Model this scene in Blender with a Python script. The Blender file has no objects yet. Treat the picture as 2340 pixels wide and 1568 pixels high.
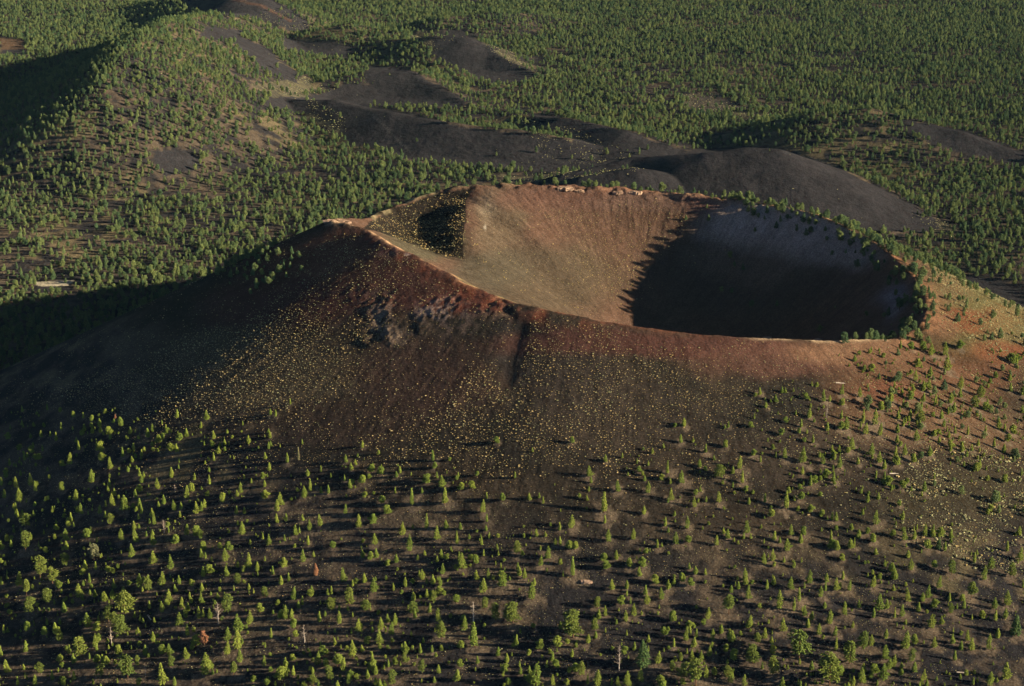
import bpy, math, random
import numpy as np

rng = np.random.default_rng(7)
random.seed(7)
C = bpy.context.scene.collection

# ------------------------------------------------------------------ camera
HC = 790.0                       # camera height over the plain, metres
PITCH = math.radians(19.0)       # looking down
FPX = 4080.0                     # focal length in units of a 2340 x 1568 picture
CT, ST = math.cos(PITCH), math.sin(PITCH)
cam_d = bpy.data.cameras.new('camera')
cam = bpy.data.objects.new('camera', cam_d); C.objects.link(cam)
cam.location = (0, 0, HC)
cam.rotation_euler = (math.pi/2 - PITCH, 0, 0)
cam_d.sensor_width = 36.0
cam_d.lens = 36.0*FPX/2340.0
cam_d.clip_start = 5.0
cam_d.clip_end = 80000.0
bpy.context.scene.camera = cam


def ray(u, v):
    """direction of the sight line through a point of the 2340 x 1568 survey grid, per metre of y"""
    a = (np.asarray(u, float) - 1170.0)/FPX
    b = (784.0 - np.asarray(v, float))/FPX
    dy = CT + ST*b
    dz = -ST + CT*b
    return a/dy, dz/dy


def project(x, y, z):
    fw = y*CT - (z - HC)*ST
    up = y*ST + (z - HC)*CT
    fw = np.maximum(fw, 1.0)
    return 1170.0 + FPX*x/fw, 784.0 - FPX*up/fw


def at_height(u, v, h):
    kx, kz = ray(u, v)
    y = (h - HC)/kz
    return kx*y, y


# ------------------------------------------------------------------ noise
TAB = rng.random((256, 256))


def vnoise(x, y):
    xi = np.floor(x).astype(np.int64); yi = np.floor(y).astype(np.int64)
    fx = x - xi; fy = y - yi
    fx = fx*fx*fx*(fx*(fx*6 - 15) + 10); fy = fy*fy*fy*(fy*(fy*6 - 15) + 10)
    x0 = xi & 255; x1 = (xi + 1) & 255; y0 = yi & 255; y1 = (yi + 1) & 255
    return ((TAB[x0, y0]*(1 - fx) + TAB[x1, y0]*fx)*(1 - fy) + (TAB[x0, y1]*(1 - fx) + TAB[x1, y1]*fx)*fy)*2 - 1


def fbm(x, y, s, octv=4, seed=0, gain=.5):
    x = np.asarray(x, float)/s + 37.3*seed; y = np.asarray(y, float)/s + 17.7*seed
    r = 0; a = 1; t = 0
    for i in range(octv):
        r = r + a*vnoise(x, y); t += a; a *= gain
        x, y = x*1.97*.8 + y*1.97*.6 + 5.2, -x*1.97*.6 + y*1.97*.8 + 9.1
    return r/t*1.6


def sstep(a, b, x):
    t = np.clip((x - a)/(b - a), 0, 1)
    return t*t*(3 - 2*t)


def splus(x, w):
    return w*np.logaddexp(0, x/w)


# ------------------------------------------------------------------ main crater rim: (u, v, distance)
RIM = [(764, 505, 1975), (838, 499, 2110), (862, 490, 2190), (905, 472, 2245), (1000, 438, 2290), (1085, 424, 2300), (1200, 421, 2325),
       (1300, 424, 2340), (1450, 433, 2345), (1600, 446, 2330), (1750, 467, 2290), (1880, 498, 2212),
       (1990, 552, 2122), (2070, 615, 2038), (2112, 680, 1948), (2105, 735, 1880), (2060, 768, 1850),
       (1960, 776, 1790), (1840, 776, 1750), (1740, 771, 1730), (1600, 763, 1718), (1450, 746, 1718),
       (1300, 718, 1730), (1180, 691, 1755), (1080, 655, 1790), (1000, 612, 1830), (900, 560, 1885), (840, 526, 1935)]
CX, CY = 142.0, 2030.0
rp = []
for u, v, y in RIM:
    kx, kz = ray(u, v)
    x = kx*y; z = HC + kz*y
    rp.append((math.atan2(y - CY, x - CX), math.hypot(x - CX, y - CY), float(z)))
rp.sort()
RPH = np.array([p[0] for p in rp]); RR = np.array([p[1] for p in rp]); RZ = np.array([p[2] for p in rp])


def periodic(ph, vals):
    # smooth periodic Catmull-Rom interpolation through the surveyed rim
    n = len(RPH)
    i = np.searchsorted(RPH, ph) - 1
    def P(k): return RPH[k % n] + 2*math.pi*np.floor_divide(k, n)
    p1 = P(i); p2 = P(i + 1)
    t = (ph - p1)/(p2 - p1)
    v0, v1, v2, v3 = vals[(i-1) % n], vals[i % n], vals[(i+1) % n], vals[(i+2) % n]
    m1 = (v2 - v0)/(P(i+1) - P(i-1))*(p2 - p1)
    m2 = (v3 - v1)/(P(i+2) - P(i))*(p2 - p1)
    t2 = t*t; t3 = t2*t
    return (2*t3 - 3*t2 + 1)*v1 + (t3 - 2*t2 + t)*m1 + (-2*t3 + 3*t2)*v2 + (t3 - t2)*m2


def seg_field(x, y, pts, slope, bulge=0):
    """height of a ridge given as crest points (x, y, h) with straight flanks"""
    best = np.full(np.shape(x), -1e3)
    for (x0, y0, h0), (x1, y1, h1) in zip(pts[:-1], pts[1:]):
        dx, dy = x1 - x0, y1 - y0
        L = dx*dx + dy*dy + 1e-9
        t = np.clip(((x - x0)*dx + (y - y0)*dy)/L, 0, 1)
        d = np.hypot(x - x0 - t*dx, y - y0 - t*dy)
        h = h0 + t*(h1 - h0) - slope*(np.sqrt(d*d + 160) - 12.6)
        best = np.maximum(best, h) + splus(-np.abs(best - h), 4.0)*.5
    return best


def crest(lst):
    r = []
    for u, v, h in lst:
        X, Y = at_height(u, v, h)
        r.append((float(X), float(Y), h))
    return r


# name: (crest points, flank slope, foot softness)
HILLS = {
    'black_dune_ridge': (crest([(560, 240, 24), (640, 224, 42), (760, 226, 50), (900, 258, 46), (1040, 286, 40), (1180, 302, 36), (1300, 324, 25), (1420, 350, 8)]), .36, 3),
    'shrub_ridge': (crest([(1180, 262, 10), (1290, 276, 30), (1430, 305, 32), (1560, 345, 8)]), .30, 3),
    'low_black_hill': (crest([(700, 190, 22), (840, 158, 38), (930, 162, 36), (1010, 200, 18), (1070, 238, 4)]), .34, 3),
    'far_crater_hill': (crest([(880, 90, 24), (1000, 78, 56), (1060, 82, 56), (1110, 105, 36), (1220, 165, 5)]), .36, 4),
    'far_black_slope': (crest([(430, -18, 60), (560, -12, 95), (640, 20, 45), (700, 58, 8)]), .36, 4),
    'middle_black_strip': (crest([(430, 60, 30), (520, 72, 48), (600, 110, 34), (680, 158, 10)]), .3, 4),
    'black_cinder_hill': (crest([(1300, 396, 62), (1450, 362, 78), (1620, 350, 100), (1700, 340, 106), (1770, 342, 106)]), .40, 5),
    'black_cinder_knoll': (crest([(1340, 400, 78), (1450, 384, 88), (1490, 388, 84)]), .42, 3),
    'forested_hill': (crest([(1780, 290, 34), (1870, 258, 66), (1990, 248, 74), (2070, 268, 62), (2180, 298, 44), (2340, 350, 16)]), .36, 5),
    'far_forested_ridge': (crest([(960, 62, 10), (1010, 36, 44), (1120, 26, 48), (1220, 30, 30), (1320, 50, 6)]), .34, 4),
    'far_forested_mound': (crest([(700, 80, 20), (800, 56, 44), (900, 70, 30)]), .30, 4),
    'large_forested_hill': (crest([(560, 30, 60), (460, 36, 110), (380, 44, 165), (320, 78, 180), (280, 130, 172), (235, 188, 146), (175, 246, 108), (80, 300, 60), (-20, 336, 24)]), .47, 8),
}


def hill_field(name, x, y):
    pts, slope, w = HILLS[name]
    wx = x + 5*fbm(x, y, 110, 3, 11); wy = y + 5*fbm(x, y, 110, 3, 12)
    return splus(seg_field(wx, wy, pts, slope), w)


def polar(x, y):
    dx, dy = x - CX, y - CY
    return np.arctan2(dy, dx), np.hypot(dx, dy)


def base_plain(x, y):
    z = 6*fbm(x, y, 700, 3, 3)*sstep(1700, 2600, y) + 1.3*fbm(x, y, 90, 3, 4)
    ph, r = polar(x, y)
    front = sstep(.35, -.45, np.sin(ph))
    apron = 84*sstep(980, 360, r)*front
    # the ground tilts down to the lower left, and to the right of the cone
    apron = apron + 34*np.exp(-((x + 740)/300)**2 - ((y - 2100)/230)**2)
    return z + apron - 16*sstep(-150, -800, x)*sstep(2200, 1400, y) - 8*sstep(300, 900, x)*sstep(2300, 1500, y)


def angd(a, b):
    return (a - b + math.pi) % (2*math.pi) - math.pi


# surveyed points on the crater's inner walls: (u, v, distance)
INNER = [(850, 514, 2165), (900, 540, 2148), (950, 562, 2122), (1000, 578, 2096), (1042, 588, 2068), (900, 505, 2215), (950, 510, 2210),
         (1000, 500, 2224), (1066, 470, 2222), (1063, 510, 2168), (1062, 550, 2112), (1112, 500, 2210), (1110, 560, 2125),
         (1100, 620, 2010), (1000, 598, 1960), (920, 552, 1990), (1200, 640, 2060), (1300, 690, 2080), (1400, 700, 2120), (1250, 560, 2180)]
INNER_XYZ = [(300, 1990, 76), (200, 1960, 84), (120, 1900, 118), (250, 1860, 110), (340, 2060, 80), (20, 1960, 172), (30, 1860, 196)]
FLOOR = 74.0


def bowl0(Z, r, R):
    t = np.minimum(r/R, 1)
    return FLOOR + (Z - FLOOR)*t**1.75


def tps_fit():
    P = []; V = []
    for u, v, y in INNER:
        kx, kz = ray(u, v)
        P.append((kx*y, y)); V.append(HC + kz*y)
    for x, y, z in INNER_XYZ:
        P.append((x, y)); V.append(z)
    P = np.array(P, float); V = np.array(V, float)
    ph, r = polar(P[:, 0], P[:, 1])
    V = V - bowl0(periodic(ph, RZ), r, periodic(ph, RR))
    a = np.linspace(-math.pi, math.pi, 41)[:-1] + .01
    R = periodic(a, RR)
    P = np.vstack([P, np.c_[CX + R*np.cos(a), CY + R*np.sin(a)]])/100
    V = np.r_[V, np.zeros(40)]
    n = len(P)
    D = np.hypot(P[:, None, 0] - P[None, :, 0], P[:, None, 1] - P[None, :, 1])
    K = D*D*np.log(D + 1e-9) + np.eye(n)*.01
    A = np.zeros((n + 3, n + 3)); A[:n, :n] = K; A[:n, n] = 1; A[:n, n+1:] = P; A[n, :n] = 1; A[n+1:, :n] = P.T
    w = np.linalg.solve(A, np.r_[V, 0, 0, 0])
    return P, w


TP, TW = tps_fit()


def tps(x, y):
    x = x/100; y = y/100
    r = TW[-3] + TW[-2]*x + TW[-1]*y
    for (px, py), w in zip(TP, TW):
        D = (x - px)**2 + (y - py)**2 + 1e-12
        r = r + w*.5*D*np.log(D)
    return r


def main_cone(x, y, base):
    """height of the crater cone and the signed distance outside its rim"""
    ph, r = polar(x, y)
    R = periodic(ph, RR); Z = periodic(ph, RZ)
    d = r - R
    near = np.exp(-(d/14)**2)
    rough = sstep(.2, .9, np.cos(ph - 1.55))*1.6 + .7
    d = d + near*rough*2.3*fbm(x, y, 24, 4, 21, .6)
    Z = Z + near*rough*1.3*fbm(x, y, 16, 4, 22, .6)
    lf = sstep(.3, .8, -np.cos(ph)); bk = sstep(-.12, .12, np.sin(ph))
    so = .5 - .05*sstep(.2, .9, np.cos(ph))*sstep(.2, -.2, np.sin(ph)) + lf*(.08*bk - .06*(1 - bk))
    do = np.maximum(d, 0)
    out = splus(Z - base - so*(np.sqrt(do*do + 36) - 6), 13.0) + base
    di = np.maximum(-d, 0)
    inn = bowl0(Z, np.maximum(R - di, 0), R) + .7*fbm(x, y, 60, 3, 23)*sstep(5, 60, di) + .55*fbm(ph*70, di*.035, 1.0, 3, 24)*sstep(4, 30, di)*sstep(190, 110, di)
    ins = d < 0
    if np.ndim(x):
        inn = np.array(inn); inn[ins] += tps(x[ins], y[ins])
    return np.where(ins, inn, out), d, ph


def groove(x, y, pts, A, wl, wr):
    """a fall-line gully: gentle on its left side, steep on its right side"""
    z = 0
    best = np.full(np.shape(x), 1e9); prof = np.zeros(np.shape(x))
    for (x0, y0), (x1, y1) in zip(pts[:-1], pts[1:]):
        dx, dy = x1 - x0, y1 - y0
        L = math.hypot(dx, dy)
        t = ((x - x0)*dx + (y - y0)*dy)/L
        tc = np.clip(t, 0, L)
        sx = x - x0 - tc*dx/L; sy = y - y0 - tc*dy/L
        dist = np.hypot(sx, sy)
        side = (sx*dy - sy*dx)/L*(-1)
        p = np.where(side > 0, np.exp(-dist/wl), np.exp(-(dist/wr)**2))
        m = dist < best
        best = np.where(m, dist, best); prof = np.where(m, p, prof)
    return -A*prof


GULLY = [(16, 1745), (9, 1712), (2, 1680), (-3, 1645)]
SCARPS = []          # filled below: (x, y, radius x, radius y, height)


def terrain(x, y, full=False):
    x = np.asarray(x, float); y = np.asarray(y, float)
    base = base_plain(x, y)
    hs = {n: hill_field(n, x, y) for n in HILLS}
    hz = np.zeros_like(base)
    for n, h in hs.items():
        hz = np.maximum(hz, h)
    m, d, ph = main_cone(x, y, base)
    zz = np.where(d < 0, m, np.maximum(m, m + hz*sstep(60, 260, d)))
    nr = (np.abs(x - 40) < 700) & (np.abs(y - 1750) < 500)
    if np.ndim(x) and nr.any():
        xn, yn, dn = x[nr], y[nr], d[nr]
        k = sstep(6, 40, dn)*sstep(230, 130, dn)
        add = groove(xn, yn, GULLY, 5.2, 26, 14)*k*sstep(1590, 1700, yn)
        # faint fall-line ribs and hummocks
        phn = ph[nr]
        rib = fbm(phn*120, dn*.05, 1.0, 3, 31)
        add = add + .2*rib*sstep(15, 60, dn)*sstep(330, 200, dn)
        for sx, sy, rx, ry, hgt in SCARPS:
            q = np.hypot((xn - sx)/rx, (yn - sy)/ry) + .45*fbm(xn, yn, 22, 3, 33)
            w = sstep(1.15, .55, q)
            add = add + w*.42*hgt*(1 - 2.2*np.abs(fbm(xn, yn, 17, 4, 34))) + w*hgt*.2*fbm(xn, yn, 6, 3, 35)
        zz = np.array(zz); zz[nr] += add
    if full:
        return zz, hs, m, d, ph, base
    return zz


def cast(u, v, surf=None):
    """where sight lines meet the terrain (numpy marching and bisection)"""
    surf = surf or terrain
    u = np.atleast_1d(np.asarray(u, float)); v = np.atleast_1d(np.asarray(v, float))
    kx, kz = ray(u, v)
    n = len(u)
    hit = np.full(n, np.nan)
    lo = np.full(n, 900.0); live = np.ones(n, bool)
    y = lo.copy()
    while live.any() and y.max() < 9000:
        step = np.where(y < 2600, 7.0, 16.0)
        y2 = y + step
        idx = np.where(live)[0]
        below = surf(kx[idx]*y2[idx], y2[idx]) > HC + kz[idx]*y2[idx]
        hi = idx[below]
        hit[hi] = y2[hi]; lo[hi] = y[hi]; live[hi] = False
        y = np.where(live, y2, y)
        if (y[live].min() if live.any() else 1e9) > 9000:
            break
    ok = ~np.isnan(hit)
    a = lo.copy(); b = np.where(ok, hit, 9000.0)
    for _ in range(10):
        mdl = (a + b)/2
        bel = surf(kx*mdl, mdl) > HC + kz*mdl
        b = np.where(bel, mdl, b); a = np.where(bel, a, mdl)
    return kx*b, b, HC + kz*b


# ------------------------------------------------------------------ terrain mesh
QUICK = globals().get('QUICK', 1)


def grid_axes():
    ys = [300.0]
    while ys[-1] < 40000:
        y = ys[-1]
        if y < 1150: s = 9
        elif y < 2400: s = 2.7
        elif y < 5200: s = 2.7 + (y - 2400)*.0035
        else: s = 12.5*(y/5200)**2
        ys.append(y + s*QUICK)
    c = list(np.arange(-.325, .3251, .0009*QUICK))
    o = []; k = .33; s = .003
    while k < 1.3:
        o.append(k); k += s; s *= 1.13
    return np.array(ys), np.array([-k for k in o[::-1]] + c + o)


# rocky exposures high on the near flank: (u, v, radius u, radius v, relief)
_sc = np.array([(868, 712, 40, 42, 3.6), (850, 770, 34, 30, 3.4), (905, 770, 34, 24, 3.0), (1010, 705, 62, 36, 2.6),
                (1130, 700, 46, 20, 3.6), (1165, 712, 26, 22, 3.8), (950, 752, 46, 22, 2.2), (820, 672, 30, 18, 1.8)])
_X, _Y, _Z = cast(_sc[:, 0], _sc[:, 1])
SCARPS += [(x, y, q[2]/2.15, q[3]/1.6, q[4]) for x, y, q in zip(_X, _Y, _sc)]


def np_mesh(name, V, F, mats, smooth=True):
    me = bpy.data.meshes.new(name)
    me.vertices.add(len(V)); me.vertices.foreach_set('co', np.ascontiguousarray(V, np.float32).ravel())
    k = F.shape[1]
    me.loops.add(F.size); me.loops.foreach_set('vertex_index', np.ascontiguousarray(F, np.int32).ravel())
    me.polygons.add(len(F)); me.polygons.foreach_set('loop_start', np.arange(0, F.size, k, dtype=np.int32))
    me.polygons.foreach_set('use_smooth', np.full(len(F), smooth))
    me.update(calc_edges=True)
    for m in mats: me.materials.append(m)
    return me


# ------------------------------------------------------------------ tools for things
def link(o, parent=None, **props):
    C.objects.link(o)
    if parent is not None:
        o.parent = parent
    for k, v in props.items():
        o[k] = v
    return o


def in_poly(u, v, poly):
    c = np.zeros(np.shape(u), bool)
    n = len(poly)
    for i in range(n):
        x0, y0 = poly[i]; x1, y1 = poly[(i + 1) % n]
        if y0 == y1: continue
        c ^= ((y0 > v) != (y1 > v)) & (u < (x1 - x0)*(v - y0)/(y1 - y0) + x0)
    return c


def idw(u, v, pts, p=3):
    w = 0; s = 0
    for a, b, val in pts:
        k = 1/((u - a)**2 + (v - b)**2*3 + 900)**(p/2)
        w = w + k; s = s + k*val
    return s/w


# bare cinder ground beyond the crater, read off the photograph as outlines on the hills they belong to
BARE = [
    [(600, 226), (640, 220), (760, 220), (900, 254), (1100, 296), (1290, 318), (1330, 338), (1420, 338), (1480, 355), (1380, 372), (1240, 380), (1130, 368), (1040, 360), (940, 350), (880, 328), (840, 320), (800, 316), (770, 276), (720, 246)],
    [(1180, 256), (1290, 270), (1430, 300), (1575, 345), (1500, 354), (1400, 342), (1310, 325), (1300, 288), (1230, 272)],
    [(770, 204), (740, 215), (700, 222), (840, 226), (980, 228), (1075, 240), (1010, 198), (930, 158), (850, 150), (830, 172), (880, 178), (895, 188), (840, 194), (800, 192)],
    [(985, 76), (1060, 70), (1100, 98), (1160, 138), (1230, 172), (1170, 176), (1130, 180), (1060, 150), (1000, 122)],
    [(400, -25), (600, -12), (650, 16), (712, 58), (665, 56), (600, 32), (520, 20), (430, 8)],
    [(535, 80), (600, 104), (665, 156), (692, 176), (630, 158), (570, 118)],
    [(640, 88), (760, 96), (830, 122), (760, 114), (660, 104)],
    [(460, 62), (560, 70), (540, 82), (480, 76)],
    [(1140, 418), (1300, 393), (1400, 370), (1600, 343), (1700, 334), (1790, 338), (1900, 372), (2010, 428), (2150, 504), (2100, 516), (1900, 505), (1600, 450), (1300, 430)],
    [(2060, 276), (2110, 284), (2200, 298), (2350, 352), (2350, 378), (2250, 348), (2180, 332), (2120, 308)],
    [(2190, 622), (2350, 662), (2350, 745), (2280, 695)],
    [(340, 345), (430, 342), (450, 368), (380, 388)],
    [(0, 85), (50, 92), (62, 112), (0, 112)],
    [(80, 643), (170, 642), (160, 655), (90, 654)],
]


def in_bare(u, v, P):
    return in_poly(u, v, P) | in_poly(u, v - 8, P) | in_poly(u, v - 15, P)


# shrubs and grass beside the bare slopes: nearly no trees
THIN = [
    [(1545, 214), (1640, 212), (1700, 250), (1600, 262)],
    [(1100, 100), (1160, 110), (1240, 172), (1180, 160)], [(640, 20), (720, 60), (700, 75), (620, 50), (560, 40)],
    [(700, 222), (790, 262), (790, 316), (740, 300), (700, 262)], [(1240, 318), (1480, 352), (1340, 378), (1180, 372)],
    [(570, 190), (700, 175), (760, 210), (620, 222)], [(1130, 400), (1500, 378), (1420, 400), (1150, 420)],
    [(960, 60), (1040, 88), (1000, 120), (940, 90)], [(1660, 255), (1760, 262), (1700, 280)],
    [(2090, 480), (2200, 520), (2150, 540), (2060, 500)],
]
BLACK = (.029, .028, .032)


def colour_field(x, y, z, hs, m, d, ph, base):
    """ground colour everywhere: cinder, scoria, needle litter, dry grass and some painted light and shade"""
    n = len(x)
    u, v = project(x, y, z)
    wu = 22*fbm(x, y, 70, 3, 51); wv = 8*fbm(x, y, 70, 3, 52)
    col = np.empty((n, 3))
    f1 = fbm(x, y, 120, 4, 41)[:, None]; f2 = fbm(x, y, 24, 4, 42)[:, None]; f3 = fbm(x, y, 9, 3, 43)[:, None]
    litter = np.array((.085, .068, .052)); cind = np.array((.024, .023, .026)); grass = np.array((.17, .145, .075))
    t = sstep(-.25, .75, f1*.5 + f2*.7 + f3*.45)
    col = cind + (litter - cind)*t
    g = sstep(.25, .8, fbm(x, y, 200, 3, 45)[:, None]*.8 + f2*.5)*.4
    col = col + (grass - col)*g
    plain = d > 90
    bare = np.zeros(n)
    for P in BARE:
        bare = np.maximum(bare, in_bare(u + wu*.35, v + wv*.35, P) & plain & (y > 2300))
    thin = np.zeros(n)
    for P in THIN:
        thin = np.maximum(thin, in_poly(u + wu, v + wv, P) & plain & (y > 2300))
    thin = thin*(1 - bare)
    col = col + (np.array((.095, .09, .058)) - col)*(thin*(.55 + .35*np.clip(f2[:, 0], -1, 1)))[:, None]
    bl = np.array(BLACK)*(1 + .16*f2 + .1*f1)
    col = col + (bl - col)*bare[:, None]
    # pale clearing at the left, purple flat on the plain, reddish bare ground far left
    def patch(P, c, k, warp=.3):
        nonlocal col
        m_ = in_poly(u + wu*warp, v + wv*warp, P) & plain & (y > 2300)
        col = col + (np.array(c) - col)*(m_*k)[:, None]
    patch([(80, 643), (170, 642), (160, 655), (90, 654)], (.36, .33, .25), .85)
    patch([(1545, 214), (1640, 212), (1700, 250), (1600, 262)], (.075, .064, .062), .5)
    patch([(0, 85), (50, 92), (62, 112), (0, 112)], (.10, .065, .04), .7)
    patch([(330, 20), (480, 25), (470, 45), (380, 42)], (.12, .09, .055), .5)
    patch([(0, 688), (30, 690), (20, 700), (0, 700)], (.14, .07, .04), .7)
    # worn footpaths on the black slopes
    for pl, wd, cc in [([(842, 258), (870, 278), (900, 312), (938, 348)], 2.2, (.075, .075, .075)), ([(1210, 340), (1290, 372)], 2.2, (.065, .062, .062)),
                       ([(500, -10), (600, 14), (665, 48)], 4, (.085, .05, .035))]:
        dd = np.full(n, 99.0)
        for (a0, b0), (a1, b1) in zip(pl[:-1], pl[1:]):
            L = (a1 - a0)**2 + (b1 - b0)**2
            t_ = np.clip(((u - a0)*(a1 - a0) + (v - b0)*(b1 - b0))/L, 0, 1)
            dd = np.minimum(dd, np.hypot(u - a0 - t_*(a1 - a0), v - b0 - t_*(b1 - b0)))
        k = sstep(wd, wd*.3, dd)*(y > 2400)*plain*.75
        col = col + (np.array(cc) - col)*k[:, None]

    # the crater cone
    cone = sstep(330, 200, d)
    ins = d < 0
    near = (y < CY + 60)
    brown = np.array((.046, .036, .027)); blackb = np.array((.022, .020, .0175)); tan = np.array((.115, .085, .06))
    t = sstep(-.7, .8, f1*.7 + f2*.35)
    cc = blackb + (brown - blackb)*t
    cc = cc*(1 + .15*f3)
    lw = sstep(190, 300, d)[:, None]*sstep(.15, .8, f1*.3 + f2*.8 + .55*f3)
    cc = cc + (np.array((.084, .067, .048)) - cc)*lw*.7
    def zone(side, cu, cv, ru, rv, c, k, soft=.55, warp=1.0):
        nonlocal cc
        q = np.hypot((u + wu*warp - cu)/ru, (v + wv*warp*1.6 - cv)/rv)
        w = sstep(1.25, 1.25 - soft*1.3, q)*k*side
        cc = cc + (np.array(c) - cc)*w[:, None]
    fr = (~ins) & near
    # near flank
    zone(fr, 470, 860, 330, 120, (.088, .070, .045), .8)
    zone(fr, 820, 620, 300, 105, (.075, .036, .029), .9)
    zone(fr, 720, 590, 120, 60, (.12, .06, .036), .6)
    zone(fr, 620, 700, 180, 60, (.072, .03, .026), .7)
    zone(fr, 960, 860, 190, 110, (.052, .033, .027), .8)
    zone(fr, 760, 970, 260, 60, (.046, .031, .025), .6)
    zone(fr, 1060, 690, 130, 26, (.12, .045, .034), .7)
    zone(fr, 1300, 860, 130, 120, (.034, .028, .025), .75)
    zone(fr, 1170, 790, 45, 110, (.026, .023, .023), .7)  # gully strip: shade of its steep side painted into the soil
    zone(fr, 1420, 950, 250, 90, (.042, .034, .028), .6)
    zone(fr, 1480, 785, 380, 34, (.070, .034, .028), .9)
    zone(fr, 1750, 820, 200, 50, (.095, .05, .038), .7)
    zone(fr, 1960, 800, 190, 36, (.16, .095, .06), .75)
    zone(fr, 2090, 880, 230, 95, (.105, .06, .037), .8)
    zone(fr, 2010, 900, 80, 34, (.125, .055, .036), .6)
    zone(fr, 2240, 830, 130, 60, (.11, .06, .038), .8)
    zone(fr, 2100, 980, 240, 60, (.13, .082, .052), .7)
    zone(fr, 2260, 1010, 140, 40, (.10, .065, .042), .7)
    zone(fr, 1850, 1050, 240, 80, (.044, .035, .028), .7)
    zone(fr, 2200, 1150, 200, 90, (.042, .037, .025), .8)
    zone(fr, 2200, 1330, 240, 90, (.034, .030, .023), .6)
    # rocks laid bare high on the flank: broken, crisp-edged
    brk = sstep(-.12, .16, fbm(x, y, 7, 4, 47, .65)); fr_ = fr; fr = fr*brk
    zone(fr, 868, 720, 50, 60, (.15, .115, .095), .75, .9)
    zone(fr, 905, 765, 55, 26, (.17, .13, .10), .75, .9)
    zone(fr, 1010, 708, 70, 32, (.22, .165, .145), .8, .9)
    zone(fr, 1040, 735, 60, 40, (.13, .092, .075), .6, .9)
    zone(fr, 1130, 712, 44, 16, (.21, .14, .10), .75, .9)
    zone(fr, 912, 580, 14, 8, (.38, .32, .32), .8, .9)
    zone(fr, 880, 570, 40, 20, (.16, .09, .08), .5, .9)
    fr = fr_
    # right outer flank
    rf = (~ins) & (x > CX + 180)
    zone(rf, 2210, 690, 130, 130, (.088, .078, .035), .85)
    zone(rf, 2130, 640, 90, 80, (.10, .065, .04), .7)
    zone(rf, 2230, 735, 120, 34, (.13, .048, .027), .8)
    zone(rf, 2290, 800, 80, 30, (.13, .055, .03), .75)
    zone(rf, 2150, 745, 50, 40, (.13, .075, .048), .7)
    zone(rf, 2320, 740, 70, 50, (.11, .095, .045), .6)
    # crater walls
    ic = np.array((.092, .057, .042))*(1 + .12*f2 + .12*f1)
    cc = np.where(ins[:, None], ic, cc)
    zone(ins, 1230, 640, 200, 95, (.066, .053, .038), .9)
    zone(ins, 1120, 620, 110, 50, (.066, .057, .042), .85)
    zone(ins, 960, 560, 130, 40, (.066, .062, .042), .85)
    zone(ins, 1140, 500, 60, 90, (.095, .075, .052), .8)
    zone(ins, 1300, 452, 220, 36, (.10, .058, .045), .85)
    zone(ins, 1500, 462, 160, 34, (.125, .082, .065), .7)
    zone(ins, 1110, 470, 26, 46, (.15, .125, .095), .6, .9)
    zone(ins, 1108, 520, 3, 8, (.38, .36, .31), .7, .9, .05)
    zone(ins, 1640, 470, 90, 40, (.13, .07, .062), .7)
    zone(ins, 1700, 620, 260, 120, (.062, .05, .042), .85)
    zone(ins, 1760, 520, 170, 70, (.36, .31, .26), .85)  # pale ash, here and below painted lighter to lift the cast shadow
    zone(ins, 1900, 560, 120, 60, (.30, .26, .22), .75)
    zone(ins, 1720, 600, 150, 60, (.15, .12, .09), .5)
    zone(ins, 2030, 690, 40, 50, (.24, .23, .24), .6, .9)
        # black cinder left of the buttress, painted darker to stand in for self-shade
    q = in_poly(u + wu*.25, v + wv*.4, [(828, 522), (900, 476), (1000, 440), (1078, 428), (1066, 470), (1060, 530), (1058, 592), (1000, 580), (950, 562), (900, 542)]) & ins & (y > 2000)
    cc = cc + (np.array((.018, .016, .014)) - cc)*(q*.95)[:, None]
    cc = np.where((cone > 0)[:, None], cc, cc)
    # scree streaks running down the slopes
    stk = fbm(ph*150, d*.012, 1.0, 4, 48)
    cc = cc*(1 + .2*np.clip(stk, -1, 1)*sstep(4, 30, np.abs(d))*sstep(330, 200, d))[:, None]
    # crest of the rim
    crn = np.clip(.55 + .9*fbm(x, y, 12, 4, 49), 0, 1.15)
    pa = np.degrees(ph) % 360
    def crest_col(a0, a1, c, k, off=0, wd=5.5, fd=8):
        nonlocal cc
        aa = (pa - a0) % 360; span = (a1 - a0) % 360
        w = sstep(0, fd, aa)*sstep(span, span - fd, aa)*(aa < span)*np.exp(-((d - off - 1.5*fbm(x, y, 18, 2, 50))/wd)**2)*k*np.minimum(crn, 1)
        cc = cc + (np.array(c) - cc)*w[:, None]
    crest_col(196, 244, (.34, .19, .11), .9, -1, 5)      # left ridge, orange tan
    crest_col(186, 222, (.42, .29, .18), .7, 0, 3.5)
    crest_col(222, 262, (.26, .22, .11), .6, -8, 5)
    crest_col(205, 262, (.17, .06, .035), .75, 11, 9)
    crest_col(244, 285, (.14, .06, .04), .7, 0, 6)
    crest_col(285, 330, (.38, .29, .19), .85, 1, 4)
    crest_col(320, 20, (.26, .14, .08), .8, 6, 12)
    crest_col(20, 85, (.36, .24, .14), .85, 3, 7)
    crest_col(60, 120, (.24, .13, .085), .8, 2, 6)
    crest_col(112, 168, (.30, .26, .15), .8, 5, 5)
    crest_col(176, 196, (.4, .3, .2), .8, 0, 10)
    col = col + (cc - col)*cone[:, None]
    return np.clip(col, .012, .6), u, v, bare, thin


# ------------------------------------------------------------------ materials
def new_mat(name):
    m = bpy.data.materials.new(name); m.use_nodes = True
    nt = m.node_tree
    for n in list(nt.nodes): nt.nodes.remove(n)
    out = nt.nodes.new('ShaderNodeOutputMaterial')
    return m, nt, out


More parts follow.
